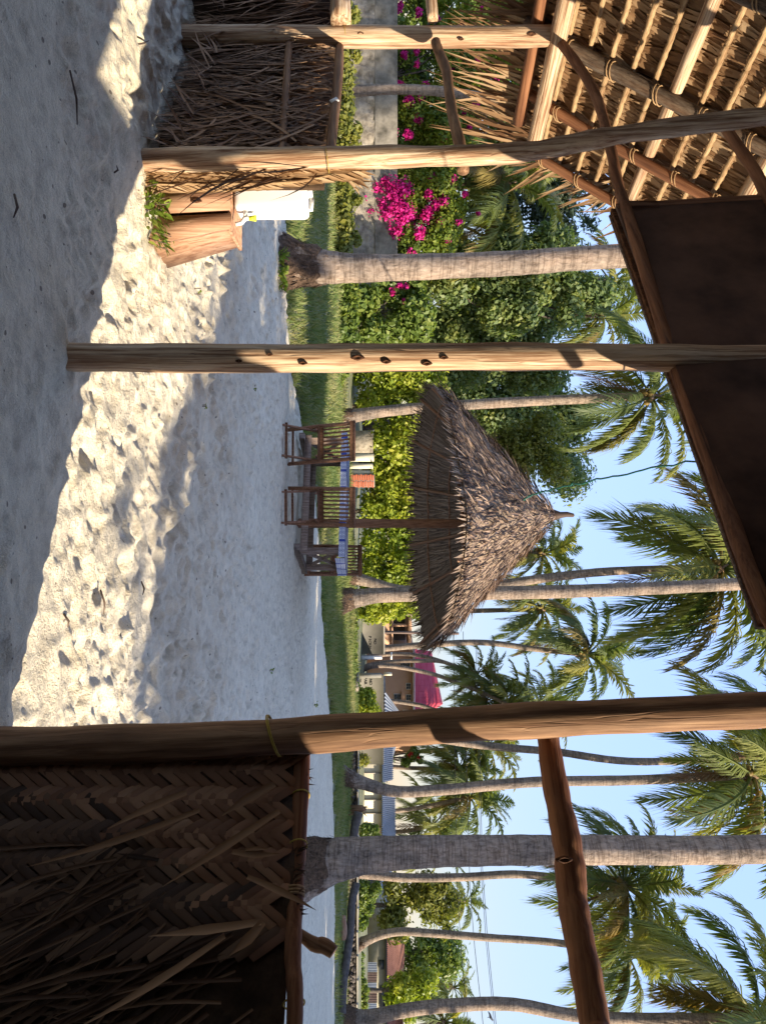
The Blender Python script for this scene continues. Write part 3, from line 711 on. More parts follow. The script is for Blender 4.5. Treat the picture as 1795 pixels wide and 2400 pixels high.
def window(U0, U1, p0, p1, d, parent, bars=(1, 1)):
    w_ = slab(U0, U1, p0, p1, d - 0.05, 0.06, 'window', M['white'], parent)
    t = 1.1
    nx, nz = bars[0] + 1, bars[1] + 1
    for i in range(nx):
        for j in range(nz):
            a0 = U0 + t + (U1 - U0 - 2 * t + .5) * i / nx; a1 = U0 + t + (U1 - U0 - 2 * t + .5) * (i + 1) / nx - 0.5
            q0 = p0 + t + (p1 - p0 - 2 * t + .5) * j / nz; q1 = p0 + t + (p1 - p0 - 2 * t + .5) * (j + 1) / nz - 0.5
            slab(a0, a1, q0, q1, d - 0.065, 0.01, 'pane', M['glass'], w_)
window(1551, 1568, 937, 961, HD, hs, (1, 1)); window(1601, 1616, 951, 963, HD, hs); window(1628, 1642, 951, 964, HD, hs)
window(1626, 1641, 922, 940, HD, hs, (0, 1)); window(1664, 1674, 943, 966, HD, hs)
slab(1622, 1645, 940.5, 942, HD - 0.25, 0.25, 'window_hood', M['peach'], hs)
slab(1522, 1700, 968, 972.5, HD - 0.5, 0.5, 'eave_board', M['white'], hs)
def corrugated(parent, A, B, C, D, waves, amp, mat, name='roof'):
    """sheet between eave A-B and ridge D-C with ridges running up the slope"""
    A, B, C, D = [Vector(v) for v in (A, B, C, D)]
    nrm = (B - A).cross(D - A).normalized()
    if nrm.z < 0: nrm = -nrm
    n = waves * 4; vs = []; f = []
    for j in range(2):
        for i in range(n + 1):
            t = i / n
            p = (A.lerp(B, t) if j == 0 else D.lerp(C, t)) + nrm * (amp * math.sin(t * waves * 2 * math.pi))
            vs.append(tuple(p))
    for i in range(n): f.append((i, i + 1, n + 2 + i, n + 1 + i))
    mb = MB(); mb.add(vs, f); return put(mb, name, mat, parent, True)
RD = HD - 0.55
for k in range(9):                                                     # sheets of the crimson roof, each overlapping the next
    t0, t1 = k / 9.0, (k + 1) / 9.0
    e = lambda t: P(971 - 1.5 * t, 1521 + 128 * t, RD)
    def rg(t): return P(1011 + 26 * t, 1526 + 122 * t, RD + 5.5)
    corrugated(hs, e(t0), e(t1) + Vector((0.02, 0, 0.01)), rg(t1), rg(t0), 7, 0.03, M['pink_roof'], 'roof_sheet')
corrugated(hs, P(969.5, 1649, RD), P(966, 1700, RD + 2.0), P(1036, 1650, RD + 5.6), P(1037, 1648, RD + 5.5), 12, 0.03, M['pink_roof'], 'roof_sheet')

sh = thing('tin_shed', at(1680, 38), 'small blue grey corrugated tin roof shed in front of the peach house', 'shed')
slab(1620, 1800, 815, 903, 38, 3.5, 'wall', M['grey_wall'], sh)
corrugated(sh, P(902, 1620, 37.6), P(901, 1776, 37.6), P(944, 1690, 40.5), P(943, 1680, 40.5), 18, 0.04, M['blue_roof'])
corrugated(sh, P(901, 1776.5, 37.6), P(901, 1838, 40.5), P(944, 1692, 40.6), P(944.5, 1690, 40.55), 12, 0.04, M['blue_roof'])
s2 = thing('cream_building', at(1860, 36), 'long cream building with thin grey pilasters under a corrugated metal roof', 'building')
slab(1690, 1985, 812, 894, 36, 5.0, 'wall', M['cream'], s2)
for U in (1777, 1812, 1875, 1907, 1940): slab(U - 0.9, U + 0.9, 815, 893.5, 35.9, 0.1, 'pilaster', M['cream_line'], s2)
slab(1690, 1985, 893.8, 896.5, 35.8, 0.3, 'fascia', M['cream_line'], s2)
corrugated(s2, P(896, 1835, 35.6), P(895, 1985, 35.6), P(927, 1958, 39.5), P(926, 1846, 39.5), 30, 0.045, M['blue_roof'])
corrugated(s2, P(896, 1690, 35.7), P(896, 1834, 35.7), P(921, 1828, 39.5), P(921, 1690, 39.5), 30, 0.045, M['blue_roof'])

s3 = thing('low_shack', at(2280, 46), 'low shack with an old brown tile roof and a blue beam behind the right palms', 'building')
slab(2160, 2420, 860, 905, 46, 5, 'wall', M['dull_wall'], s3)
slab(2150, 2430, 903.5, 909, 45.7, 0.3, 'beam', M['blue_paint'], s3)
slab(2312, 2362, 890, 902, 45.9, 0.1, 'window', M['glass'], s3); slab(2252, 2272, 888, 900, 45.9, 0.1, 'window', M['glass'], s3)
corrugated(s3, P(907, 2140, 45.5), P(907, 2430, 45.5), P(945, 2400, 49), P(947, 2215, 49), 60, 0.05, M['tile_roof'])
corrugated(s3, P(907, 2139, 45.5), P(907, 2140.5, 45.5), P(947, 2215, 49), P(938, 2190, 49), 3, 0.05, M['tile_roof'])
fn = thing('sheet_fence', at(2320, 43), 'fence of rusty corrugated sheets in front of the low shack', 'fence')
for k in range(7):
    U0 = 2255 + k * 24
    corrugated(fn, P(858 + k % 2, U0, 43), P(859, U0 + 23.6, 43.02), P(884 - k % 3, U0 + 23.6, 43.02), P(883 + k % 2, U0, 43), 6, 0.02, M['rust'] if k % 2 else M['blue_roof'], 'sheet')
s4 = thing('grey_hut', at(2075, 50), 'plain grey hut roof showing behind the thick palm trunk', 'building')
slab(2040, 2130, 840, 890, 50, 4, 'wall', M['grey_wall'], s4)
corrugated(s4, P(893, 2035, 49.5), P(893, 2135, 49.5), P(924, 2115, 53), P(924, 2045, 53), 20, 0.04, M['blue_roof'])

# low terrace wall of dark coral stones with a pale cap, across the right half
tw = thing('stone_kerb_wall', at(1950, 25.5), 'low wall of dark coral stones with a pale flat cap, along the right side of the lawn', 'wall')
mbS = MB(); r = np.random.default_rng(8)
ts_a, ts_b = at(1690, 25.5), at(2460, 24.5)
for i in range(560):
    t = r.random(); z = r.uniform(0.05, 0.38); p = ts_a.lerp(ts_b, t); s_ = r.uniform(0.06, 0.13)
    R = Matrix.Rotation(r.uniform(0, 3), 3, 'X') @ Matrix.Rotation(r.uniform(0, 3), 3, 'Z')
    mbS.box((p.x, p.y - r.uniform(0, 0.06), z), (s_ * 1.3, s_, s_), R, s_ * 0.2)
o = put(mbS, 'stones', M['log'], tw); o['kind'] = 'stuff'
mb = MB(); mb.bar(ts_a + Vector((0, 0.05, 0.2)), ts_b + Vector((0, 0.05, 0.2)), 0.16, 0.4); put(mb, 'core', M['log'], tw)
for k in range(14):
    a, b = ts_a.lerp(ts_b, k / 14 + .003), ts_a.lerp(ts_b, (k + 1) / 14 - .003)
    mb = MB(); mb.bar(a + Vector((0, 0, 0.425 + .01 * (k % 3))), b + Vector((0, 0, 0.425 + .01 * (k % 2))), 0.3, 0.05, bev=.008); put(mb, 'cap_slab', M['grey_cap'], tw, origin=a)
# ================================================================== THE HUT WE LOOK OUT OF
hut = thing('thatched_hut', (-0.6, 2.94, 0), 'open pole hut with a palm thatch roof, seen from inside its sandy floor', 'hut')
FL, LP_, MP, RP = Vector((-3.13, 4.91, 0)), Vector((-1.81, 3.82, 0)), Vector((-0.613, 2.985, 0)), Vector((0.70, 2.40, 0))
pole('post', [FL + Vector((0, 0, -0.3)), FL + Vector((0.01, 0, 1.2)), FL + Vector((-0.005, 0, 2.38))], [0.068, 0.067, 0.064], M['post'], hut, wob=0.05)
pole('post', [LP_ + Vector((0.01, 0, -0.3)), LP_ + Vector((0.0, 0, 1.0)), P(1180, 360, 3.80), P(1440, 318, 3.78), P(1860, 268, 3.76)], [0.058, 0.056, 0.05, 0.047, 0.046], M['post'], hut, wob=0.12, rough=0.05)
pole('post', [MP + Vector((-0.005, 0, -0.3)), P(500, 839, 2.985), P(1000, 838, 2.985), P(1500, 838, 2.985), P(1900, 839, 2.985)], [0.057, 0.0575, 0.056, 0.054, 0.053], M['post_dark' if False else 'post'], hut, wob=0.05)
pole('post', [P(-900, 1760, 2.4), P(-60, 1755, 2.4), P(620, 1725, 2.4), P(1240, 1692, 2.4), P(1900, 1655, 2.4), P(2700, 1610, 2.4)], [0.066, 0.064, 0.058, 0.056, 0.055, 0.054], M['post_dark'], hut, wob=0.08, rough=0.03, label='darker brown post beside the woven screen')
for (px, U, d, s_) in ((632, 831, 2.885, 0.018), (710, 851, 2.887, 0.014), (838, 838, 2.883, 0.02), (905, 848, 2.886, 0.016), (1000, 852, 2.89, 0.015), (1040, 838, 2.885, 0.018), (560, 846, 2.886, 0.012), (452, 832, 2.885, 0.015),
                       (845, 78, 4.845, 0.02), (1080, 92, 4.848, 0.018), (1245, 80, 4.847, 0.022)):
    d = d + (.045 if U > 700 else 0)
    p = P(px, U, d); knot(p, (-p.x * .3, -1, 0), s_ * random.uniform(.55, 1.1), hut)

E0 = Vector((-3.13, 4.91, 2.45)); BD = Vector((0.375, 0.927, 0)).normalized(); HD_ = Vector((BD.y, -BD.x, 0))
SA = rad(51); UD = HD_ * math.cos(SA) + Vector((0, 0, math.sin(SA))); ND = -HD_ * math.sin(SA) + Vector((0, 0, math.cos(SA)))
def R_(t, s, n=0.0): return E0 + BD * t + UD * s + ND * n
pole('tie_beam', [R_(-2.6, 0.0, -0.05) , R_(-0.4, 0.0, -0.055), R_(0.8, -0.01, -0.055)], [0.062, 0.058, 0.054], M['post'], hut, wob=0.06)
pole('tie_beam', [R_(-1.0, -0.20, -0.05) , R_(0.74, -0.17, -0.03)], [0.04, 0.045], M['rail'], hut)
for (t, s0, s1, r0, mt) in ((-1.35, -.2, 4.6, .045, 'bark'), (-0.72, -.2, 4.6, .048, 'bark'), (0.02, -.28, 4.6, .047, 'bark'), (0.50, -.2, 4.6, .037, 'rail'), (0.93, -.1, 4.6, .036, 'rail')):
    rf = pole('rafter', [R_(t, s0, -0.01), R_(t + .03, 1.0, -0.02), R_(t - .01, s1, 0.0)], [r0, r0 * .95, r0 * .8], M[mt], hut, wob=0.2, sub=12)
    for k in range(9):                                                   # cord lashings where battens cross
        s_ = 0.1 + k * 0.33 + random.uniform(-.02, .02)
        for e in (-.012, .012):
            ring = [R_(t + .02, s_ + e, -0.02) + (BD * math.cos(a) + ND * math.sin(a)) * (r0 * 1.12) + UD * .03 * math.cos(a) for a in np.linspace(0, 2 * math.pi, 13)]
            mb = MB(); mb.tube(ring, 0.0045, 5, False); put(mb, 'lashing', M['cord'], rf, True, origin=ring[0])
pole('purlin', [R_(-2.6, 0.83, 0.05), R_(-.6, 0.83, 0.045), R_(0.9, 0.83, 0.045)], [.046, .043, .04], M['post'], hut, wob=.15)
pole('purlin', [R_(-2.6, 1.55, 0.05), R_(0.95, 1.54, 0.05)], [.046, .05], M['post'], hut, wob=.1)
pole('purlin', [R_(-2.6, 2.4, 0.05), R_(0.95, 2.4, 0.05)], [.046, .05], M['post'], hut, wob=.1)

def leaf_mesh(name, L, wd, drop, mat, cup=0.5, curl=0.0):
    """blade along +X from the origin, width along Y, hanging towards -Z by drop"""
    mb = MB(); pts, ws = [], []
    for i, u in enumerate((0, .25, .5, .75, 1.0)):
        pts.append((u * L, curl * math.sin(u * 3) * L, -drop * L * u * u)); ws.append(wd * (0.7 + 0.5 * u if u < .5 else 1.9 * (1 - u) * .5 + .02 + .45 * (1 - u) / .5 * .5))
    mb.ribbon(pts, ws, (0, 1, 0), cup)
    return mb.mesh(name, mat)
def frame_xz(o, x, z):
    x = Vector(x).normalized(); z = Vector(z); z = (z - x * z.dot(x)).normalized(); y = z.cross(x)
    m = Matrix((x, y, z)).transposed().to_4x4(); m.translation = Vector(o); return m
roof_leaf = [leaf_mesh('palm_leaf', 1.0, random.uniform(.045, .075), random.uniform(0, .08), M['thatch_obj'], .6, random.uniform(-.03, .03)) for _ in range(8)]
def blade(mb, o, d, z, L, wd, droop=0.05, cup=0.5, curl=0.02, n=4):
    m = frame_xz(o, d, z); c_ = random.uniform(-curl, curl)
    x, y, zz = m.col[0].to_3d(), m.col[1].to_3d(), m.col[2].to_3d(); o = m.translation
    pts, ws = [], []
    for i in range(n + 1):
        u = i / n
        pts.append(o + x * (u * L) + y * (c_ * L * math.sin(u * 3)) - zz * (0) + Vector((0, 0, -droop * L * u * u)))
        ws.append(wd * (0.65 + 0.7 * u if u < .5 else (1 - u) * 1.96 + 0.02))
    mb.ribbon(pts, ws, y, cup)
rest = MB(); n_obj = 0
for row in range(27):
    s = 0.02 + row * 0.165
    # battens, in pieces, wrapped by the folded leaf bases
    t = -2.5
    while t < 0.92:
        L = random.uniform(0.55, 0.8); L = min(L, 1.0 - t)
        if row < 15:
            n = max(6, int(L / 0.028)); pts = [R_(t + L * i / n, s + random.uniform(-.003, .003), 0.065 - 0.01) for i in range(n + 1)]
            mb = MB(); mw = frame_z(pts[0], pts[-1]); inv = mw.inverted()
            mb.tube([inv @ p for p in pts], [0.0175 + (0.003 if i % 2 else 0) for i in range(n + 1)], 7, True)
            put(mb, 'batten', M['batten'], hut, True, mw)
        t += L + 0.012
    t = -2.4 if row > 12 else -2.2
    while t < 0.97:
        t += random.uniform(0.009, 0.02) if row < 13 else 0.03
        d = -UD + BD * random.gauss(0, 0.17) + ND * random.uniform(0.02, 0.10)
        o_ = R_(t, s + .02, 0.085 + random.uniform(0, .02)); L = random.uniform(0.34, 0.55)
        if n_obj < 300 and row < 10 and -1.0 < t < 0.9 and random.random() < 0.21:
            m = frame_xz(o_, d, -ND) @ Matrix.Diagonal((L, L * .8, L, 1)); link('palm_leaf', random.choice(roof_leaf), hut, m); n_obj += 1
        else:
            blade(rest, o_, d, -ND, L, random.uniform(.034, .066), 0.02)
for t in np.arange(-2.6, 1.05, 0.0075):                                # eave fringe, bending towards the ground
    d = -UD + BD * random.gauss(0, 0.22) + ND * random.uniform(-.25, 0.15)
    blade(rest, R_(t, random.uniform(-.1, .12), 0.09), d, -ND, random.uniform(0.45, 0.95), random.uniform(.016, .032), random.uniform(.02, .22), .5, .05, 5)
for k in range(150):                                                   # loose ends along the front verge
    s = random.uniform(-.1, 2.6); d = BD * random.uniform(.4, 1.0) - UD * random.uniform(0.3, 1.0) + ND * random.uniform(-.2, .2)
    blade(rest, R_(random.uniform(.85, 1.0), s, 0.08), d, -ND, random.uniform(0.25, 0.6), random.uniform(.018, .034), random.uniform(0, .2), .5, .05, 5)
o = put(rest, 'thatch', M['thatch'], hut); o['kind'] = 'stuff'
mb = MB(); mb.bar(R_(-1.0, 2.25, 0.16), R_(-1.0, 2.25, 0.16) + UD * .001, 1, 1) if False else None
def slab4(name, pts, th, mat, parent):
    pts = [Vector(p) for p in pts]; n = (pts[1] - pts[0]).cross(pts[3] - pts[0]).normalized()
    mb = MB(); vs = [tuple(p) for p in pts] + [tuple(p + n * th) for p in pts]
    mb.add(vs, [(3, 2, 1, 0), (4, 5, 6, 7), (0, 1, 5, 4), (1, 2, 6, 5), (2, 3, 7, 6), (3, 0, 4, 7)]); return put(mb, name, mat, parent)
slab4('thatch_back', [R_(-7.5, -.18, .26), R_(-7.5, 4.7, .26), R_(.93, 4.7, .26), R_(.93, -.18, .26)], 0.04, M['backing'], hut)  # solid sheet added behind the leaves so the roof blocks light
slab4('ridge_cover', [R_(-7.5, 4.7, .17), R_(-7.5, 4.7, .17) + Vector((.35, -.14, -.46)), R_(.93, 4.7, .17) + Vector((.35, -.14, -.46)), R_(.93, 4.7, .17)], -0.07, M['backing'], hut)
slab4('unseen_rear_roof', [(-4.8, -4.2, 3.0), (3.2, -4.2, 3.0), (3.2, 0.55, 3.05), (-3.6, 0.55, 3.05)], 0.12, M['backing'], hut)  # unseen flat slab, added to darken the space under the roof
slab4('unseen_right_slope', [(-.80, 3.02, 6.0), (3.0, .99, 3.15), (1.2, -4.2, 3.15), (-2.6, -1.6, 6.0)], 0.08, M['backing'], hut)  # unseen slope added for shade, its front edge follows the sun's heading
slab4('side_wall', [(2.6, .84, 0), (2.6, 1.213, 0), (2.6, 1.213, 2.42), (2.6, .84, 2.42)], 0.06, M['backing'], hut)  # unseen piece, height set to let a streak of sun over it
slab4('side_wall', [(2.6, -4.0, 0), (2.6, .838, 0), (2.6, .838, 3.3), (2.6, -4.0, 3.3)], 0.06, M['backing'], hut)  # unseen tall piece, added to keep sun off the floor beside the streak
slab4('side_wall', [(2.6, 1.215, 0), (2.6, 1.42, 0), (2.6, 1.42, 2.02), (2.6, 1.215, 2.02)], 0.06, M['backing'], hut)  # unseen piece, height set to shade the sand by the middle post
slab4('unseen_rear_wall', [(-4.6, -4.0, 0), (2.6, -4.0, 0), (2.6, -4.0, 3.0), (-4.6, -4.0, 3.0)], 0.06, M['backing'], hut)  # unseen, added to shut out light from behind
# wall plate pole that wanders from the corner post along the foot of the board
pole('wall_plate', [R_(0.0, 0.02, -0.06), P(1388, 205, 4.5), P(1428, 345, 4.02), P(1452, 440, 3.82), P(1486, 560, 3.50), P(1585, 860, 2.98), P(1690, 1160, 2.56), P(1800, 1440, 2.22), Vector((.60, 2.32, 2.66))],
     [.030, .030, .029, .028, .028, .028, .027, .026, .026], M['rail'], hut, wob=.12, sub=8, rough=.03)
pole('tie_pole', [P(1690, 285, 4.3), P(1728, 340, 4.0), P(1790, 450, 3.7), P(1900, 640, 3.2)], [.028, .03, .03, .03], M['rail'], hut, wob=.3)
# upper rails
pole('upper_rail', [P(1008, -60, 4.9), P(1014, 46, 4.86)], [.038, .036], M['post'], hut)
pole('upper_rail', [P(1022, 100, 4.80), P(1040, 150, 4.70), P(1052, 215, 4.5), P(1074, 320, 4.1), P(1083, 402, 3.98)], [.03, .034, .03, .032, .032], M['post_dark'], hut, wob=.2)
pole('upper_rail', [P(1286, 1722, 2.48), P(1310, 1900, 2.36), P(1338, 2040, 2.26), P(1352, 2180, 2.16), P(1392, 2400, 2.0), P(1440, 2640, 1.85), Vector((2.62, 1.22, 1.85))], [.036, .042, .046, .043, .042, .04, .04], M['rail'], hut, wob=.1, rough=.03)
p = P(1322, 2015, 2.22); knot(p, (-p.x * .3, -1, 0.1), 0.018, hut)

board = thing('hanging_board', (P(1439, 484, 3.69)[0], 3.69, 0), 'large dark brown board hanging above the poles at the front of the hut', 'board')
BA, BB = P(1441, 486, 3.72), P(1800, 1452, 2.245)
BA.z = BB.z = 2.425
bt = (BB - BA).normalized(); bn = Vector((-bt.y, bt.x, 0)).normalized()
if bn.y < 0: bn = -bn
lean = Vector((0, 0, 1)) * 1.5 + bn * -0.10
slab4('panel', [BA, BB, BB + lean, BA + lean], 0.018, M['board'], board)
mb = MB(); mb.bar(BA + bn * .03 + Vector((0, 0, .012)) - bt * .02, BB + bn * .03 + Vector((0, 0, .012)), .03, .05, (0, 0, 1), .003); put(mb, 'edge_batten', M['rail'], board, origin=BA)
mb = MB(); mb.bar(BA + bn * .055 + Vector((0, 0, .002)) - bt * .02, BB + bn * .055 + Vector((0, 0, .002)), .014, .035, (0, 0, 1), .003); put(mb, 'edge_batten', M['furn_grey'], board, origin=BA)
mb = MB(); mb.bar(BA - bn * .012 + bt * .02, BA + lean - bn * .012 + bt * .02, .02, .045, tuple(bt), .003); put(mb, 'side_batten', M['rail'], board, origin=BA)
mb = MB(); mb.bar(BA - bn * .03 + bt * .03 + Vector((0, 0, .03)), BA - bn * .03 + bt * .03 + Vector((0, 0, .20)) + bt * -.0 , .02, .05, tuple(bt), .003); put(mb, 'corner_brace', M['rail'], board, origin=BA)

# ------------------------------------------------------------------ left thatch screen
ls = thing('thatch_screen', ((LP_ + FL) / 2)[:], 'low screen of hanging dry palm leaves between the two left posts', 'screen')
dirL = (FL - LP_).normalized(); inn = Vector((dirL.y, -dirL.x, 0))
if inn.y > 0: inn = -inn
W0 = LP_ - dirL * 0.0 - inn * .05; W1 = FL - inn * 0.05; W2 = Vector((-4.9, 5.25, 0)) - Vector((0, -.05, 0))
def Wp(t):                                                             # along the wall: 0..1 between the posts, 1..2 beyond the corner
    return W0.lerp(W1, t) if t <= 1 else W1.lerp(W2, t - 1)
slab4('thatch_back', [W0 - inn * .10 - Vector((0, 0, .3)), W1 - inn * .10 - Vector((0, 0, .3)), W1 - inn * .10 + Vector((0, 0, .96)), W0 - inn * .10 + Vector((0, 0, .96))], .02, M['backing'], ls)
slab4('thatch_back', [W1 - inn * .10 - Vector((0, 0, .3)), W2 + Vector((0, .1, -.3)), W2 + Vector((0, .1, .96)), W1 - inn * .10 + Vector((0, 0, .96))], .02, M['backing'], ls)
pole('rail', [W0 + Vector((0, 0, 0.995)) + inn * .01, Wp(.5) + Vector((0, 0, 1.0)) + inn * .01, W1 + Vector((0, 0, .975))], [.026, .03, .028], M['post_dark'], ls, wob=.3)
pole('rail', [W0 + Vector((0, 0, 0.735)) + inn * .02, W1 + Vector((0, 0, .66)) + inn * .02], [.022, .024], M['post_dark'], ls, wob=.3)
pole('rail', [P(800, -120, 4.95), P(800, 52, 4.83)], [.07, .066], M['post'], ls)
screen_leaf = [leaf_mesh('palm_leaf', 1.0, random.uniform(.045, .075), random.uniform(0, .08), M['screen_leaf'], .5, random.uniform(-.14, .14)) for _ in range(8)]
rest = MB(); n_obj = 0
for k in range(1600):
    t = random.uniform(-0.0, 1.75); p = Wp(t) + inn * random.uniform(-.07, .035)
    if t > 1: p = Wp(t) + Vector((0, -1, 0)) * random.uniform(-.06, .04)
    z = random.choice([random.uniform(.25, .98), random.uniform(.7, 1.0), random.uniform(.15, .75)])
    d = Vector((0, 0, -1)) + dirL * random.gauss(-0.15, .55) + inn * random.uniform(-.03, .07)
    L = min(random.uniform(.25, .62), z * 1.02 + .06); o_ = p + Vector((0, 0, z))
    if n_obj < 290 and t < 1.0 and random.random() < .35:
        link('palm_leaf', random.choice(screen_leaf), ls, frame_xz(o_, d, inn) @ Matrix.Diagonal((L, L * .62, L, 1))); n_obj += 1
    else:
        blade(rest, o_, d, inn, L, random.uniform(.008, .024), 0.0, .4, .16)
for k in range(130):                                                   # ragged ends over the top rail and along the foot
    t = random.uniform(0, 1.6); p = Wp(t) + inn * random.uniform(-.05, .03)
    if random.random() < .6: o_, d, L = p + Vector((0, 0, .95)), Vector((0, 0, 1)) + dirL * random.gauss(0, .8), random.uniform(.05, .14)
    else: o_, d, L = p + Vector((0, 0, .22)) + inn * .05, Vector((0, 0, -.8)) + inn * random.uniform(0.2, 1.4) + dirL * random.gauss(0, .9), random.uniform(.1, .3)
    blade(rest, o_, d, inn, L, random.uniform(.008, .018), 0.0, .4, .07)
o = put(rest, 'thatch', M['screen_leaf_mass'], ls); o['kind'] = 'stuff'
def rope_ring(c, ax, r, name, mat, parent, turns=2, th=.004, tilt=.15):
    ax = Vector(ax).normalized(); x = ax.orthogonal().normalized(); y = ax.cross(x)
    for k in range(turns):
        ring = [Vector(c) + (x * math.cos(a) + y * math.sin(a)) * r + ax * (k * th * 2.2 + tilt * r * math.cos(a + 1)) for a in np.linspace(0, 2 * math.pi, 17)]
        mb = MB(); mb.tube(ring, th, 6, False); put(mb, name, mat, parent, True, origin=c)
rope_ring(LP_ + Vector((0.01, 0, .985)), (0, 0, 1), .060, 'rope_tie', M['rope_yellow'], ls, 1, .0022)
rope_ring(FL + Vector((0, 0, 1.02)), (0, 0, 1), .0705, 'rope_tie', M['rope_yellow'], ls, 1, .0022)
mb = MB(); mb.bar(P(792, 232, 4.32), P(776, 240, 4.30), .03, .004, (0, 1, 0)); put(mb, 'tin_strip', M['white'], ls)

# sunlit rolled end of woven leaf outside the left post
rp = thing('woven_leaf_roll', (-1.71, 3.95, 0), 'sunlit upright bundle of plaited palm leaf leaning on the outside of the left post', 'palm leaf bundle')
c0, c1, c2 = P(318, 415, 3.93), P(560, 418, 3.93), P(830, 398, 3.93)
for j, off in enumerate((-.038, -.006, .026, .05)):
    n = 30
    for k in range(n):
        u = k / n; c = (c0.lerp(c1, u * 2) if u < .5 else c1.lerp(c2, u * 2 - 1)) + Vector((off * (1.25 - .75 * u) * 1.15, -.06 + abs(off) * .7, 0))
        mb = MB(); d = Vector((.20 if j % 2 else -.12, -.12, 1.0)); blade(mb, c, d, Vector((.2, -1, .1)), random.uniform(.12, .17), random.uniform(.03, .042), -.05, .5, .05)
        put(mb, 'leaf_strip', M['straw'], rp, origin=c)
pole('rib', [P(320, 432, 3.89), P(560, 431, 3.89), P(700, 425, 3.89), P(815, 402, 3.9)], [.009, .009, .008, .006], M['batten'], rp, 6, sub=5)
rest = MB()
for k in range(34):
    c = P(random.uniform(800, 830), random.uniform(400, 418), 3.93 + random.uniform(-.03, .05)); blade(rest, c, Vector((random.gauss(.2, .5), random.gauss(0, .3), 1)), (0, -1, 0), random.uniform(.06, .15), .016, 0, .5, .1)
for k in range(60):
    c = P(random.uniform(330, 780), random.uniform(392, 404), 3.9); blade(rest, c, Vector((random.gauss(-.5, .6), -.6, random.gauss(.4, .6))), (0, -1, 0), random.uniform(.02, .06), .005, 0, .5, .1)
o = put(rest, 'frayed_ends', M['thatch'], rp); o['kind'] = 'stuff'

# ------------------------------------------------------------------ right woven screen
rs = thing('woven_screen', (1.0, 2.2, 0), 'dark low screen of plaited coconut leaf under a red brown rail', 'screen')
RA, RB, RC = Vector((0.76, 2.42, 0)), Vector((1.36, 1.97, 0)), Vector((2.6, 1.2, 0))
pole('rail', [P(709, 1738, 2.45), P(704, 1900, 2.34), P(692, 2080, 2.22), P(687, 2230, 2.09), P(690, 2420, 1.96), Vector((1.9, 1.62, 1.03)), Vector((2.62, 1.22, 1.02))], [.026, .026, .025, .024, .022, .022, .022], M['rail'], rs, wob=.06)
dirR = (RB - RA).normalized(); inR = Vector((dirR.y, -dirR.x, 0))
if inR.y > 0: inR = -inR
def Q(u, z, n=0.0): return RA + dirR * u + Vector((0, 0, z)) + inR * n
slab4('leaf_back', [Q(-.05, -.2, -.07), Q(1.1, -.2, -.07), Q(1.1, 1.005, -.04), Q(-.05, 1.005, -.04)], .012, M['backing'], rs)
slab4('leaf_back', [Q(.78, -.2, -.08), RC + Vector((0, 0, -.2)), RC + Vector((0, 0, .98)), Q(.78, .99, -.08)], .012, M['backing'], rs)
bounds = [0.0, .038, .074, .122, .165, .222, .265, .303, .345, .40, .455, .515, .58]
mat_deep = MB()
for j in range(12):
    ua, ub = bounds[j], bounds[j + 1]; wc = ub - ua; sg = -1 if j % 2 else 1      # +1 falls, -1 rises to the right
    if j == 0: continue
    sg = -1 if j % 2 == 0 else 1
    pitch = .039 + .004 * (j % 3)
    for k in range(34):
        z = -.2 + k * pitch + random.uniform(-.004, .004)
        if z > .975: continue
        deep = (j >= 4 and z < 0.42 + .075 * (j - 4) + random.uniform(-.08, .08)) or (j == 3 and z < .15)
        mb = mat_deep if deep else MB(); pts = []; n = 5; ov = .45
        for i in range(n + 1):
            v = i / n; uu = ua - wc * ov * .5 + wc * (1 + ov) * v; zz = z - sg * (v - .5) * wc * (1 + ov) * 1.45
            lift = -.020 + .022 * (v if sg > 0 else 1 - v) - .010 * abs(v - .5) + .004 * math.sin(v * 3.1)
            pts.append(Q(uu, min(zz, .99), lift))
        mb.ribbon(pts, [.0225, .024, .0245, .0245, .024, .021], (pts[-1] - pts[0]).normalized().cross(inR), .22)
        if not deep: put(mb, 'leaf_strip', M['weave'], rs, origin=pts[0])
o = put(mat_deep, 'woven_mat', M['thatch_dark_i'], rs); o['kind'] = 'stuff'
for k in range(30):                                                    # folded selvedge against the post
    z = -.18 + k * .04; pts = [Q(.052, z, -.004), Q(.036, z + .035, .012), Q(.016, z + .062, .006), Q(.002, z + .085, -.012)]
    mb = MB(); mb.ribbon(pts, [.020, .024, .022, .010], inR.cross(Vector((.3, 0, 1))).normalized(), .35); put(mb, 'leaf_strip', M['weave'], rs, origin=pts[0])
long_leaf = [leaf_mesh('hanging_leaf', 1.0, random.uniform(.022, .042), random.uniform(-.05, .15), M['thatch_dark'], .7, random.uniform(-.07, .07)) for _ in range(8)]
rest = MB()
for k in range(95):
    u = random.uniform(.26, 1.05); z = random.uniform(.35, .80) if k > 45 else random.uniform(.6, .95)
    if u < .5: z = min(z, .62 - (.5 - u) * .9 + random.uniform(0, .1))
    d = Vector((0, 0, -1)) + dirR * abs(random.gauss(.55, .35)) + inR * random.uniform(-.02, .12)
    L = random.uniform(.25, .75); n_ = random.uniform(-.05, .03)
    link('hanging_leaf', random.choice(long_leaf), rs, frame_xz(Q(u, z, n_), d, inR) @ Matrix.Diagonal((L, L * .8, L, 1)))
    for e in range(3):
        blade(rest, Q(random.uniform(.3, 1.1), random.uniform(.1, .8), random.uniform(-.06, 0)), Vector((0, 0, -1)) + dirR * random.gauss(.5, .5), inR, random.uniform(.12, .5), random.uniform(.006, .016), 0, .4, .07)
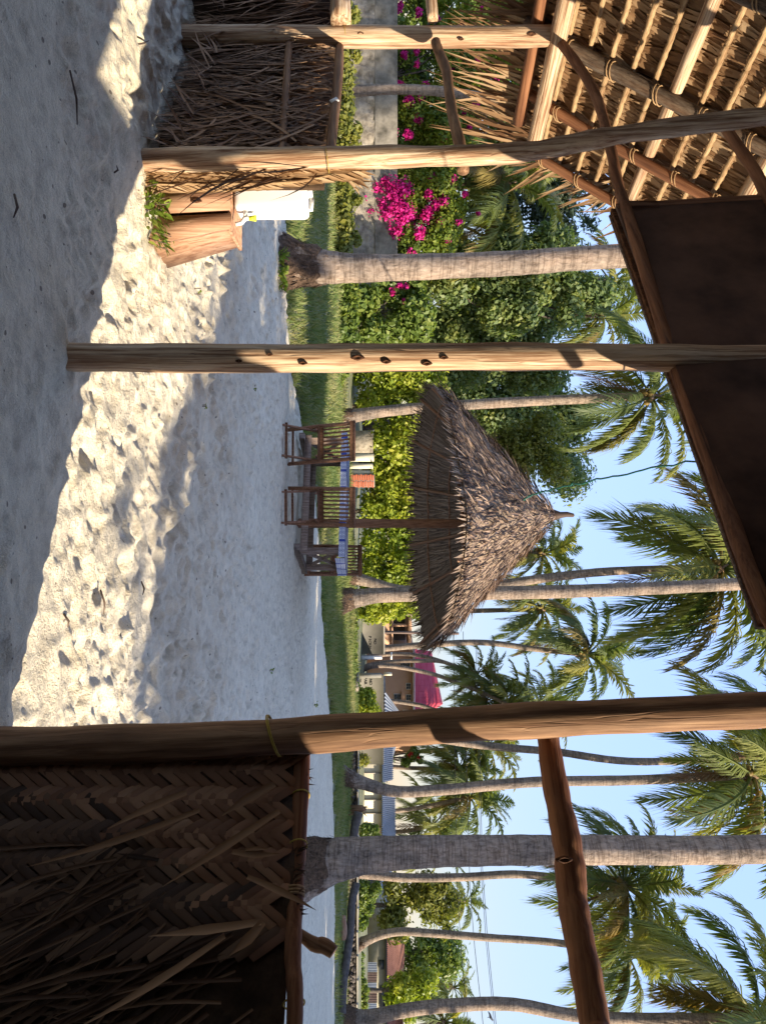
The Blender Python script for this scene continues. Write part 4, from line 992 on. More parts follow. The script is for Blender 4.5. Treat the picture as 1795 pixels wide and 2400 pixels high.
for (px, U, px2, U2, w_, n_) in ((640, 1878, 505, 1985, .03, .06), (655, 1925, 390, 2110, .026, .05), (598, 2040, 752, 2150, .02, .07), (636, 2110, 380, 2190, .026, .06), (470, 1925, 70, 2075, .022, .06), (435, 1895, 240, 2010, .026, .07), (560, 2130, 250, 2330, .022, .05), (700, 2350, 560, 2366, .02, .05), (640, 2110, 560, 2220, .03, .06), (560, 2000, 660, 2055, .022, .08), (590, 1998, 632, 2050, .012, .09)):
    a, b = P(px, U, 2.25), P(px2, U2, 2.12); a.y = RA.y + (a.x - RA.x) * dirR.y / dirR.x; b.y = RA.y + (b.x - RA.x) * dirR.y / dirR.x
    a = a + inR * n_; b = b + inR * (n_ + .02); mb = MB(); blade(mb, a, b - a, inR, (b - a).length, w_ * 1.0, .03, .7, .06, 6); put(mb, 'hanging_leaf', M['front_leaf'], rs, origin=a)
for U0 in (1835, 1965, 1990, 2025, 2050):                              # leaf stubs poking over the rail
    for k in range(10):
        c = P(700, U0 + random.uniform(-14, 14), 2.36); c.y = RA.y + (c.x - RA.x) * dirR.y / dirR.x + .04
        blade(rest, c, Vector((random.gauss(0, .8), 0, 1)), inR, random.uniform(.02, .055), .006, 0, .6, .2)
o = put(rest, 'frayed_leaf', M['thatch_dark_i'], rs); o['kind'] = 'stuff'
for U0, d_, px_ in ((1866, 2.36, 704), (1982, 2.27, 698), (2352, 2.02, 689)):
    rope_ring(P(px_, U0, d_), (.8, -.5, 0), .029, 'rope_tie', M['rope_yellow'], rs, 1, .0026, .5)
rope_ring(P(640, 1724, 2.4), (0.0, 0, 1), .064, 'rope_tie', M['rope_yellow'], rs, 2, .0024, .35)
rope_ring(P(690, 2085, 2.21), (.8, -.5, 0), .029, 'cord_tie', M['cord'], rs, 3, .004, .3)
pole('stub', [P(690, 2180, 2.17), P(735, 2212, 2.16), P(758, 2216, 2.16), P(782, 2232, 2.15)], [.012, .020, .022, .019], M['post_dark'], rs, 12, wob=.03, rough=.015, sub=5)

# ------------------------------------------------------------------ wash stand
wsnd = thing('plank_stand', P(362, 490, 4.12)[:2] + (0,), 'rough stand of three upright sawn planks holding the white water can', 'stand')
yy = 4.10
for i, (U0, U1, T0, T1, top) in enumerate(((352, 433, 385, 427, 538), (441, 501, 434, 491, 540), (509, 571, 499, 534, 541))):
    a0, a1, b0, b1 = P(352, U0, yy), P(352, U1, yy), P(top, T0, yy), P(top, T1, yy)
    dy = Vector((0, .03, 0)); off = Vector((0, -.004 * (i % 2), 0))
    vs = [a0 + off, a1 + off, b1 + off, b0 + off, a0 + off + dy, a1 + off + dy, b1 + off + dy, b0 + off + dy]
    mb = MB(); mb.add([tuple(v) for v in vs], [(0, 1, 2, 3), (7, 6, 5, 4), (0, 4, 5, 1), (1, 5, 6, 2), (2, 6, 7, 3), (3, 7, 4, 0)]); put(mb, 'plank', M['crate'], wsnd, origin=(a0 + b1) / 2)
a0, b0 = P(352, 569, yy + .03), P(541, 533, yy + .03)
mb = MB(); vs = [a0, b0, b0 + Vector((.0, .30, 0)), a0 + Vector((.03, .34, 0))]; vs += [v + Vector((-.025, 0, 0)) for v in vs]
mb.add([tuple(v) for v in vs], [(0, 1, 2, 3), (7, 6, 5, 4), (0, 4, 5, 1), (1, 5, 6, 2), (2, 6, 7, 3), (3, 7, 4, 0)]); put(mb, 'side_plank', M['crate'], wsnd, origin=(a0 + b0) / 2)
a0, b0 = P(356, 400, yy + .05), P(535, 520, yy + .05)
mb = MB(); mb.box(((a0.x + b0.x) / 2, yy + .06, (a0.z + b0.z) / 2), (b0.x - a0.x, .02, b0.z - a0.z)); put(mb, 'gap_shade_sheet', M['backing'], wsnd)  # dark sheet added behind the planks, stands in for shade in the gaps
tz = P(541, 480, yy).z
mb = MB(); mb.box((P(541, 470, yy).x, yy + .17, tz - .008), (.33, .30, .02), None, .004); put(mb, 'shelf', M['crate'], wsnd, origin=(P(541, 470, yy).x, yy + .17, tz))
kp = P(460, 470, yy - .008)
knot(kp, (-.3, -1, 0), .022, wsnd)

can = thing('water_can', (P(541, 468, 4.22).x, 4.2, tz), 'white plastic water can with a small yellow topped tap, standing on the plank stand', 'water can')
cx = P(541, 466, 4.2).x
def rounded_box(c, size, r, rings=4):
    """box with rounded vertical edges and softened ends"""
    hx, hy, hz = size[0] / 2, size[1] / 2, size[2] / 2
    prof = [(-hz, .82), (-hz + .012, .94), (-hz + .03, 1.0), (hz - .03, 1.0), (hz - .012, .95), (hz, .84)]
    vs, f = [], []; n = 32
    for z, k in prof:
        for i in range(n):
            a = 2 * math.pi * i / n; ca, sa = math.cos(a), math.sin(a)
            q = (abs(ca) ** 9 + abs(sa) ** 9) ** (-1 / 9)
            vs.append((c[0] + hx * k * ca * q, c[1] + hy * k * sa * q, c[2] + z))
    for j in range(len(prof) - 1):
        for i in range(n): f.append((j * n + i, j * n + (i + 1) % n, (j + 1) * n + (i + 1) % n, (j + 1) * n + i))
    f.append(tuple(range(n))[::-1]); f.append(tuple((len(prof) - 1) * n + i for i in range(n)))
    mb = MB(); mb.add(vs, f); return mb
put(rounded_box((cx, 4.2, tz + .215), (.19, .17, .40), .03), 'body', M['plastic'], can, True)
mb = MB(); mb.tube([(cx - .03, 4.2, tz + .41), (cx - .03, 4.2, tz + .44)], .026, 14); put(mb, 'cap', M['plastic'], can, True)
mb = MB(); mb.tube([(cx + .06, 4.2, tz + .40), (cx + .065, 4.2, tz + .432), (cx, 4.2, tz + .438)], .011, 8); put(mb, 'handle', M['plastic'], can, True)
tp = Vector((cx + .09, 4.14, tz + .075))
mb = MB(); mb.tube([tp, tp + Vector((.05, -.01, 0))], .012, 10); mb.tube([tp + Vector((.045, -.01, .02)), tp + Vector((.05, -.01, -.005)), tp + Vector((.075, -.015, -.02)), tp + Vector((.082, -.015, -.052))], [.013, .014, .012, .011], 10)
tapo = put(mb, 'tap', M['plastic'], can, True)
mb = MB(); mb.tube([tp + Vector((.047, -.01, .02)), tp + Vector((.047, -.01, .05))], [.012, .016], 10); mb.box(tuple(tp + Vector((.047, -.01, .055))), (.035, .012, .012), None, .003); put(mb, 'tap_handle', M['yellow_plastic'], tapo, True)

def leafy_tuft(name, c, n, h, spread, label, mat='weed', cat='plant', group=None, w=.02):
    t = thing(name, c, label, cat, group)
    mb = MB()
    for k in range(n):
        a = random.uniform(0, 6.28); r = random.random() ** .5 * spread; o_ = Vector(c) + Vector((math.cos(a) * r, math.sin(a) * r * .7, random.uniform(0, h * .6)))
        d = Vector((math.cos(a) * .7 + random.gauss(0, .4), math.sin(a) * .7 + random.gauss(0, .4), random.uniform(.3, 1.3)))
        blade(mb, o_, d, (0, 0, 1), random.uniform(.5, 1.0) * h * .55, w * random.uniform(.7, 1.3), .12, .4, .05)
    put(mb, 'leaves', M[mat], t)
    for k in range(max(2, min(10, n // 14))):
        mb = MB(); a = random.uniform(0, 6.28); r = random.random() * spread; mb.tube([Vector(c) + Vector((math.cos(a) * r, math.sin(a) * r * .7, -.02)), Vector(c) + Vector((math.cos(a) * r * 1.2, math.sin(a) * r * .9, h * .7))], .003, 5); put(mb, 'stem', M['twig'], t)
    return t
pc = P(345, 478, 4.02); pc.z = 0.02
leafy_tuft('spreading_plant', pc, 260, .13, .23, 'low leafy green plant spreading at the foot of the plank stand', w=.024)
# ================================================================== GAZEBO, TABLE, CHAIRS
gz = thing('thatch_umbrella', at(1226, 11.4), 'round palm thatch umbrella roof on one pole over the table', 'thatch umbrella')
GC = at(1214, 11.2); APX = Vector((P(1310, 1207, 11.2).x, 11.2, P(1306, 1207, 11.2).z)); GR = 1.98
TILT = 0.125
def ring_pt(a, k):
    """point on the roof cone: k=0 apex, 1 eave"""
    wv_ = 1 + .05 * math.sin(4 * a + .6) + .03 * math.sin(7 * a)
    ex = GC.x + math.cos(a) * GR * wv_; ey = 11.2 + math.sin(a) * GR * wv_; ez = 2.02 - TILT * math.sin(a) * GR - .10 * abs(math.cos(a)) 
    e = Vector((ex, ey, ez)); return APX.lerp(e, k)
pole('post', [at(1226, 11.3, -.2), P(1060, 1228, 11.25), P(1150, 1226, 11.25)], [.072, .07, .066], M['furn'], gz, wob=.06)
for k in range(12):
    a = 2 * math.pi * (k + .5) / 12
    pole('rafter', [ring_pt(a, .06) - Vector((0, 0, .09)), ring_pt(a, .96) - Vector((0, 0, .09))], [.022, .026], M['crate'], gz, 7, wob=.3, sub=6)
for kk in (.36, .52, .68, .84):
    for q in range(8):
        pts = [ring_pt(a, kk) - Vector((0, 0, .06)) for a in np.linspace(q * math.pi / 4, (q + 1.03) * math.pi / 4, 5)]
        mb = MB(); mb.tube(pts, .016, 6); put(mb, 'batten', M['crate'], gz, True, origin=pts[0])
for k in range(4):
    a = k * math.pi / 2 + .5
    pole('brace', [P(1085, 1227, 11.25), ring_pt(a, .6) - Vector((0, 0, .1))], .026, M['furn'], gz, 7, sub=4)
bk = MB(); n = 48; vs = []
for k in range(7):
    for i in range(n): vs.append(tuple(ring_pt(2 * math.pi * i / n, .02 + .94 * k / 6) - Vector((0, 0, .02 - 0.0))))
bk.add(vs, [(k * n + i, k * n + (i + 1) % n, (k + 1) * n + (i + 1) % n, (k + 1) * n + i) for k in range(6) for i in range(n)])
put(bk, 'thatch_back', M['under_thatch'], gz)
tuft_leaf = [leaf_mesh('palm_leaf', 1.0, random.uniform(.07, .11), random.uniform(-.1, .15), M['thatch_grey_o'], .5, random.uniform(-.05, .05)) for _ in range(6)]
rest = MB(); under = MB(); n_obj = 0
for row in range(24):
    k = .05 + row * .0375
    cnt = int(26 + 250 * k)
    for i in range(cnt):
        a = 2 * math.pi * (i + random.random()) / cnt
        p = ring_pt(a, k + random.uniform(-.012, .012)); q = ring_pt(a, k + .1); d = (q - p).normalized()
        tn = Vector((-math.sin(a), math.cos(a), 0)); nrm = tn.cross(d); nrm = nrm if nrm.z > 0 else -nrm
        d = d + tn * random.gauss(0, .22) + nrm * random.uniform(.0, .42) * (1.7 if random.random() < .25 else 1)
        L = random.uniform(.14, .34)
        if n_obj < 300 and math.sin(a) < -.15 and random.random() < .13:
            link('palm_leaf', random.choice(tuft_leaf), gz, frame_xz(p + nrm * .03, d, nrm) @ Matrix.Diagonal((L, L * .75, L, 1))); n_obj += 1
        else:
            blade(rest, p + nrm * random.uniform(0, .03), d, nrm, L, random.uniform(.018, .036), random.uniform(-.05, .15), .5, .05, 3)
        if random.random() < .9:                                      # underside layer
            blade(under, p - nrm * .045, (q - p) + tn * random.gauss(0, .03), nrm, random.uniform(.25, .4), random.uniform(.02, .035), 0, .4, .03, 3)
for i in range(620):                                                   # eave fringe
    a = 2 * math.pi * random.random(); near = max(0, -math.sin(a)); p = ring_pt(a, .93); q = ring_pt(a, 1.02); d = (q - p).normalized() + Vector((random.gauss(0, .15), random.gauss(0, .15), random.uniform(-1.5, -.2) * (1 - near)))
    blade(rest, p, d, (math.cos(a), math.sin(a), .6), random.uniform(.16, .32) * (1 - .6 * near), random.uniform(.018, .034), .1, .5, .05, 3)
o = put(rest, 'thatch', M['thatch_grey'], gz); o['kind'] = 'stuff'
o = put(under, 'thatch_lining', M['under_leaf'], gz); o['kind'] = 'stuff'
mb = MB(); mb.tube([APX + Vector((0, 0, -.12)), APX + Vector((0, 0, .04)), APX + Vector((-.01, 0, .14)), APX + Vector((.005, 0, .235)), APX + Vector((.01, 0, .25))], [.11, .05, .042, .03, .012], 10); put(mb, 'finial', M['thatch_grey_o'], gz, True)
# green wire from the umbrella to the board
mb = MB(); a, b = P(1228, 1172, 10.2), P(1640, 1078, 2.72)
pts = [a.lerp(b, t) + Vector((0, 0, -.16 * 4 * t * (1 - t))) + Vector((random.uniform(-1, 1), 0, random.uniform(-1, 1))) * .008 for t in np.linspace(0, 1, 60)]
mb.tube(pts, [.011 * (1 - t) + .0035 * t for t in np.linspace(0, 1, 60)], 6)
tag(put(mb, 'wire', M['wire'], None, True), 'kinked green wire running from the thatch umbrella up to the hanging board', 'wire')

# ---- table
TA = rad(22); tl = Vector((-math.cos(TA), math.sin(TA), 0)); tsd = Vector((math.sin(TA), math.cos(TA), 0))
T0 = at(1296, 10.75); T0.z = 0
tb = thing('trestle_table', T0 + tl * .95 + tsd * .42, 'long grey wooden trestle table with a blue and white runner, under the thatch umbrella', 'table')
def tp_(u, v, z): return T0 + tl * u + tsd * v + Vector((0, 0, z))
for k in range(6):
    v = .07 + k * .14
    mb = MB(); mb.bar(tp_(-.06, v, .70), tp_(1.98, v, .70), .13, .035, (0, 0, 1), .004); put(mb, 'top_plank', M['furn_grey'], tb, origin=tp_(-.06, v, .7))
for u in (.04, 1.82):
    for v in (.03, .80):
        mb = MB(); mb.bar(tp_(u, v, .09), tp_(u, v, .68), .085, .085, tuple(tl), .006); put(mb, 'leg', M['furn_grey'], tb, origin=tp_(u, v, .09))
    mb = MB(); mb.bar(tp_(u, -.16, .045), tp_(u, 1.0, .045), .10, .085, (0, 0, 1), .006); put(mb, 'foot', M['furn_grey'], tb, origin=tp_(u, -.1, .04))
    for sgn in (0, 1):
        mb = MB(); mb.bar(tp_(u + .015 * sgn, .07 + .7 * sgn, .14), tp_(u + .015 * sgn, .77 - .7 * sgn, .62), .03, .05, tuple(tl), .003); put(mb, 'brace', M['furn_grey'], tb, origin=tp_(u, .4, .4))
mb = MB(); mb.bar(tp_(0, .0, .13), tp_(1.9, .0, .13), .06, .10, (0, 0, 1), .006); put(mb, 'stretcher', M['furn_grey'], tb, origin=tp_(0, 0, .1))
mb = MB(); mb.bar(tp_(0, .83, .13), tp_(1.9, .83, .13), .06, .10, (0, 0, 1), .006); put(mb, 'stretcher', M['furn_grey'], tb, origin=tp_(0, .8, .1))
def cloth():
    """runner: lies on the top, hangs down the long near side and over the right end"""
    me = bpy.data.meshes.new('table_runner'); bmv, bmf, uv = [], [], []
    def grid(fn, nu, nv, su, sv):
        base = len(bmv)
        for j in range(nv + 1):
            for i in range(nu + 1):
                bmv.append(tuple(fn(i / nu, j / nv))); uv.append((i / nu * su, j / nv * sv))
        for j in range(nv):
            for i in range(nu): bmf.append((base + j * (nu + 1) + i, base + j * (nu + 1) + i + 1, base + (j + 1) * (nu + 1) + i + 1, base + (j + 1) * (nu + 1) + i))
    wob = lambda u, v: .006 * math.sin(u * 19) * v + .004 * math.sin(u * 47 + 1) * v
    grid(lambda u, v: tp_(-.07 + 2.05 * u, -.012 - wob(u, v) - .004, .722 - .09 * v), 60, 3, 4.2, .28)
    grid(lambda u, v: tp_(-.078 - wob(u, v) - .003, -.01 + .86 * u, .722 - .14 * v - .01 * u), 24, 3, 1.8, .28)
    grid(lambda u, v: tp_(-.075 + 2.05 * u, -.012 + .86 * v, .723), 40, 6, 4.2, 1.7)
    me.from_pydata(bmv, [], bmf); me.uv_layers.new(name='UVMap')
    lay = me.uv_layers[0].data
    for lp in me.loops: lay[lp.index].uv = uv[lp.vertex_index]
    me.materials.append(M['cloth']); me.polygons.foreach_set('use_smooth', [True] * len(bmf))
    return me
tag(link('table_runner', cloth(), None, Matrix.Identity(4)), 'white cloth with blue diamond print hanging over the edge of the trestle table', 'tablecloth')

# ---- folding chairs
def chair_parts():
    """folding slatted chair, sitter faces +Y; returns {(name, label): mesh} lists in local coordinates"""
    out = []
    W = .23
    def one(name, a, b, wd, th, up=(0, 0, 1), bev=.004):
        mb = MB(); mb.bar(a, b, wd, th, up, bev); out.append((name, mb.mesh(name, M['furn'])))
    for sx in (-1, 1):
        x = sx * W
        st = [(x, .27, .0), (x, .14, .22), (x, .02, .42), (x, -.07, .60), (x, -.15, .76), (x, -.235, .875)]
        mb = MB(); mb.tube(st, [.026, .026, .028, .027, .025, .022], 6, True, 0, .62); out.append(('stile', mb.mesh('stile', M['furn'])))
        one('leg', (sx * (W - .035), -.29, 0), (sx * (W - .035), .23, .44), .026, .045)
    one('bottom_rail', (-W, -.255, .045), (W, -.255, .045), .03, .035)
    one('bottom_rail', (-W, .235, .07), (W, .235, .07), .025, .03)
    one('back_rail', (-W, -.015, .475), (W, -.015, .475), .03, .055)
    mb = MB(); mb.bar((-W - .03, -.235, .885), (W + .03, -.235, .885), .035, .075, (0, -.3, 1), .01); out.append(('top_rail', mb.mesh('top_rail', M['furn'])))
    for k in range(8):
        x = -W + .05 + k * (2 * W - .1) / 7
        mb = MB(); mb.tube([(x, -.022, .49), (x, -.085, .62), (x, -.155, .76), (x, -.225, .86)], .0125, 6, True, 0, .55); out.append(('slat', mb.mesh('slat', M['furn'])))
    for k in range(6):
        y = -.06 + k * .058; one('seat_slat', (-W + .01, y, .435), (W - .01, y, .435), .045, .016, (0, 0, 1), .003)
    for sx in (-1, 1): one('seat_rail', (sx * (W - .06), -.10, .412), (sx * (W - .06), .27, .422), .025, .03)
    return out
CH = chair_parts()
for U, d, rz, lab in ((1040, 9.72, rad(-4), 'slatted folding chair with its back to the yard, at the left end of the table'),
                      (1187, 9.68, rad(3), 'slatted folding chair in front of the umbrella pole, at the middle of the table'),
                      (1313, 12.25, rad(176), 'slatted folding chair on the far side of the table, facing the yard')):
    c = thing('folding_chair', at(U, d, -.0), lab, 'chair', 'folding chairs round the trestle table', rz)
    for nm, me in CH: link(nm, me, c, world_of(c))

# ================================================================== PALMS
def frond_mesh(name, pitch, bend, seed, mat, n=46, wl=.30, limp=.5, lw=.017):
    """coconut frond of length 1 in local X/Z, hanging under its own weight"""
    r = random.Random(seed); mb = MB()
    pts = []; p = Vector((0, 0, 0)); N = 16
    side0 = r.uniform(-.45, .45)
    for i in range(N + 1):
        u = i / N; pts.append(p.copy()); an = pitch - bend * u ** 1.35
        p = p + Vector((math.cos(an), side0 * u * .5, math.sin(an))).normalized() / N
    mb.tube(pts, [.014 * (1 - .85 * i / N) + .001 for i in range(N + 1)], 4)
    for i in range(n):
        u = .14 + .86 * (i + .5) / n
        k = min(int(u * N), N - 1); f = u * N - k
        o_ = pts[k].lerp(pts[k + 1], f); T = (pts[k + 1] - pts[k]).normalized()
        B = Vector((0, 1, 0)); B = (B - T * B.dot(T)).normalized(); Nn = T.cross(B); Nn = -Nn if Nn.z < 0 else Nn
        prof = math.sin(min(1, (u - .1) * 1.35 + .18) * math.pi * .62) ** .7 * (1 - .62 * max(0, u - .55) / .45)
        for sg in (-1, 1):
            if r.random() < .09: continue
            L = wl * prof * r.uniform(.7, 1.15); an = rad(30 + 38 * u + r.uniform(-6, 6))
            d = (B * sg * math.cos(an) + T * math.sin(an) + Nn * r.uniform(.0, .28)).normalized()
            lp = limp * r.uniform(.6, 1.5)
            m1 = o_ + d * L * .5 + Vector((0, 0, -lp * L * .16)); m2 = o_ + d * L * (.96 - .22 * lp) + Vector((0, 0, -lp * L * .62))
            sd = T * 1.0; h = lw * .5 * r.uniform(.8, 1.2)
            mb.add([tuple(o_ - sd * h * .7), tuple(o_ + sd * h * .7), tuple(m1 + sd * h), tuple(m1 - sd * h), tuple(m2)], [(0, 1, 2, 3), (3, 2, 4)])
    return mb.mesh(name, mat)
FRONDS = {}
def frond_set(tagname, n, lw):
    S = []
    for ci, (pitch, bend, limp) in enumerate(((76, 60, .3), (52, 86, .5), (26, 92, .7), (-2, 82, .9), (-34, 50, 1.05))):
        S.append([frond_mesh('frond', rad(pitch), rad(bend * (.75 + .16 * v)), 100 * ci + v, M['frond'], n, .29, limp, lw) for v in range(4)])
    dead = [frond_mesh('dead_frond', rad(-62), rad(26), 900 + v, M['frond_dead'], n // 2, .22, 1.3, lw) for v in range(2)]
    old = [frond_mesh('frond', rad(-5), rad(68), 950 + v, M['frond_old'], n, .29, .9, lw) for v in range(2)]
    FRONDS[tagname] = (S, dead, old)
frond_set('near', 80, .021); frond_set('far', 48, .030)
nut_mb = MB()
def ico(mb, c, r, k=1.15, n=7, m=5):
    vs = [(c[0], c[1], c[2] + r * k)]
    for j in range(1, m):
        t = math.pi * j / m
        for i in range(n): a = 2 * math.pi * i / n; vs.append((c[0] + r * math.sin(t) * math.cos(a), c[1] + r * math.sin(t) * math.sin(a), c[2] + r * k * math.cos(t)))
    vs.append((c[0], c[1], c[2] - r * k)); L = len(vs) - 1
    f = [(0, 1 + i, 1 + (i + 1) % n) for i in range(n)] + [(1 + (j * n) + i, 1 + (j + 1) * n + i, 1 + (j + 1) * n + (i + 1) % n, 1 + j * n + (i + 1) % n) for j in range(m - 2) for i in range(n)]
    f += [(L, 1 + (m - 2) * n + (i + 1) % n, 1 + (m - 2) * n + i) for i in range(n)]
    mb.add(vs, f)
rn = random.Random(4)
for k in range(9):
    a = rn.uniform(0, 6.28); ico(nut_mb, (math.cos(a) * .22, math.sin(a) * .22, -.25 - rn.random() * .25), .10)
NUTS = nut_mb.mesh('coconuts', M['coconut'], True)
cf = MB(); cf.tube([(0, 0, -.55), (0, 0, -.2), (0, 0, .1), (0, 0, .3)], [.15, .22, .17, .06], 8, True, .15); FIBRE = cf.mesh('crown_shaft', M['fibre'])

def palm(label, way, d, r0, r1, L, nf=22, kind='near', base_flare=1.0, decay=.42, dead=1, old=2, top=None, ground=True, nuts=True, seed=0, wind=0.0, mat='trunk', gz0=0.0, group='coconut palms'):
    """way: (px, U) points from the foot to the crown, all at depth d (or (px, U, d))"""
    rr = random.Random(seed)
    pts = [P(q[0], q[1], q[2] if len(q) > 2 else d) for q in way]
    if ground: pts[0].z = gz0 - .05
    t = thing('palm_tree', (pts[0].x, pts[0].y, max(pts[0].z, 0)), label, 'palm tree', group)
    # trunk, smoothed, with a flared foot
    path, rad_ = [], []
    N = 30
    M_ = len(pts) - 1; lz = 0
    for k in range(M_):
        p0, p1, p2, p3 = pts[max(k - 1, 0)], pts[k], pts[k + 1], pts[min(k + 2, M_)]
        for i in range(N if k < M_ - 1 else N + 1):
            u = i / N; q = .5 * ((2 * p1) + (p2 - p0) * u + (2 * p0 - 5 * p1 + 4 * p2 - p3) * u * u + (3 * p1 - p0 - 3 * p2 + p3) * u ** 3); path.append(q)
    H = max(path[-1].z - path[0].z, .1)
    for i, q in enumerate(path):
        h = (q.z - path[0].z); u = h / H
        rad_.append((r0 + (r1 - r0) * u) * (1 + base_flare * math.exp(-h / decay)) * (1 + .012 * math.sin(i * .9) + .012 * math.sin(i * .37 + seed)))
    mb = MB(); mb.tube([p - path[0] for p in path], rad_, 22, True)
    put(mb, 'trunk', M[mat], t, True, Matrix.Translation(path[0]))
    if base_flare > .6 and kind == 'near':
        mb = MB(); n = 26
        def ax(h):
            for q_ in path:
                if q_.z - path[0].z >= h: return q_
            return path[-1]
        vs = []; hh = (0, .12, .28, .42, .5)
        for j, h in enumerate(hh):
            for i in range(n):
                a = 2 * math.pi * i / n; q = r0 * (1 + base_flare * math.exp(-h / decay)) * (1.04 - .05 * (j == 4)) * (1 + .10 * rr.uniform(-1, 1)) ; vs.append((ax(h).x + math.cos(a) * q, ax(h).y + math.sin(a) * q, h + gz0 - .02 + rr.uniform(-.05, .05) * (j > 1)))
        mb.add(vs, [(j * n + i, j * n + (i + 1) % n, (j + 1) * n + (i + 1) % n, (j + 1) * n + i) for j in range(4) for i in range(n)])
        q0 = r0 * (1 + base_flare)
        for i in range(240):
            a = rr.uniform(0, 6.28); h = rr.uniform(.04, .62) * (1 - .5 * rr.random()); q = r0 * (1.0 + base_flare * math.exp(-h / decay)); c_ = Vector((ax(h).x + math.cos(a) * q, ax(h).y + math.sin(a) * q, gz0 + h))
            blade(mb, c_, Vector((math.cos(a) * rr.uniform(.25, .9), math.sin(a) * rr.uniform(.25, .9), rr.uniform(-1.2, -.5))), (math.cos(a), math.sin(a), .2), rr.uniform(.05, .12), rr.uniform(.010, .026), 0, .5, .12, 3)
        put(mb, 'root_mass', M['root'], t, False, origin=path[0])
    if L > 0:
        c = path[-1]; S, D, O = FRONDS[kind]
        nf = int(nf * 1.28)
        for k in range(nf):
            az = k * 2.39996 + rr.uniform(-.25, .25); cls = min(4, int(5 * (k + .5) / nf + rr.uniform(-.35, .35))); cls = max(0, cls)
            me = rr.choice(S[cls]); s = L * rr.uniform(.85, 1.1) * (.78 if cls == 0 else 1)
            if wind: az = math.atan2(math.sin(az), math.cos(az) - wind)
            m = Matrix.Translation(c + Vector((math.cos(az), math.sin(az), 0)) * r1 * .8 + Vector((0, 0, .22 - .09 * cls))) @ Matrix.Rotation(az, 4, 'Z') @ Matrix.Rotation(rr.uniform(-.25, .25), 4, 'X') @ Matrix.Diagonal((s, s, s, 1))
            link('frond', me, t, m)
        for k in range(old):
            az = rr.uniform(0, 6.28); s = L * .95; link('frond', rr.choice(O), t, Matrix.Translation(c) @ Matrix.Rotation(az, 4, 'Z') @ Matrix.Diagonal((s, s, s, 1)))['label'] = 'yellowing frond'
        for k in range(dead):
            az = rr.uniform(0, 6.28); s = L * .75; link('dead_frond', rr.choice(D), t, Matrix.Translation(c + Vector((0, 0, -.25))) @ Matrix.Rotation(az, 4, 'Z') @ Matrix.Diagonal((s, s, s, 1)))
        k = L / 3.4
        link('crown_shaft', FIBRE, t, Matrix.Translation(c) @ Matrix.Diagonal((k * r1 / .17, k * r1 / .17, k, 1)))
        if nuts: link('coconuts', NUTS, t, Matrix.Translation(c + Vector((0, 0, .1))) @ Matrix.Rotation(rr.uniform(0, 6), 4, 'Z') @ Matrix.Diagonal((k, k, k, 1)))
    return t
palm('stout palm with a shaggy brown foot, nearest trunk left of the middle post', [(661, 612), (760, 626), (900, 628), (1200, 617), (1440, 601), (2300, 560)], 9.4, .165, .125, 3.6, base_flare=1.15, seed=1, nf=18)
palm('thickest palm trunk, rising behind the right hand rails', [(690, 2050), (800, 2013), (950, 1998), (1150, 1993), (1400, 1992), (1795, 1990), (2700, 1960)], 10.7, .215, .17, 3.9, decay=.62, base_flare=1.15, seed=2, nf=20)
palm('slim palm with a slight lean standing behind the left edge of the thatch umbrella', [(786, 985), (870, 968), (1000, 955), (1250, 940), (1528, 929)], 19.8, .15, .12, 2.6, seed=3, base_flare=1.0, nf=20)
palm('tall palm with a knobbly dark foot just right of the thatch umbrella', [(792, 1412), (850, 1400), (920, 1394), (1250, 1388), (1500, 1380), (1742, 1368), (2300, 1340)], 20.4, .20, .15, 3.3, seed=4, base_flare=1.2, nf=16)
palm('palm with a big open crown high above the thatch umbrella', [(800, 1346), (860, 1362), (960, 1384), (1150, 1372), (1300, 1352), (1450, 1338), (1691, 1331)], 23.5, .16, .12, 4.1, seed=5, base_flare=.9, nf=24, old=3)
palm('palm behind the curved foot of the right post, its crown cut by the picture edge', [(793, 1812), (850, 1835), (930, 1855), (1050, 1850), (1250, 1833), (1500, 1828), (1765, 1815)], 21.5, .16, .13, 3.5, seed=6, base_flare=1.1, nf=24)
palm('thin dark palm leaning right behind the right post', [(800, 1716), (950, 1722), (1140, 1748), (1300, 1762), (1500, 1785), (1830, 1770)], 28, .15, .13, 3.6, seed=7, nf=20, mat='trunk_far')
palm('palm with a dense bright crown behind the thick trunk', [(822, 2040), (930, 2056), (1080, 2056), (1230, 2050), (1462, 2075)], 26.5, .15, .12, 3.3, seed=8, nf=26, old=3, dead=2)
palm('palm with an arched foot right of the thick trunk', [(828, 2228), (868, 2200), (930, 2184), (1010, 2187), (1150, 2198), (1290, 2208), (1468, 2232)], 31, .165, .13, 3.3, seed=9, nf=24, old=3, mat='trunk_far')
palm('palm at the far right edge with large dark drooping fronds', [(800, 2388), (850, 2388), (950, 2368), (1050, 2357), (1200, 2354), (1400, 2385), (1775, 2388)], 22.5, .20, .15, 4.3, seed=10, nf=22, base_flare=1.3)
palm('palm with a full sunlit crown standing right of the thatch umbrella top', [(833, 1512), (880, 1520), (990, 1512), (1130, 1506), (1260, 1522), (1374, 1534)], 35, .16, .12, 3.3, seed=11, kind='far', mat='trunk_far', nf=24)
palm('palm crown rising over the dark trees left of the middle post', [(850, 740), (1150, 738), (1412, 738)], 34, .15, .12, 2.8, kind='far', mat='trunk_far', seed=12, nf=20, dead=3)
palm('palm crown half hidden behind the right slope of the thatch umbrella', [(840, 1300), (1100, 1298), (1272, 1296)], 40, .15, .12, 3.2, kind='far', mat='trunk_far', seed=13, nf=22)
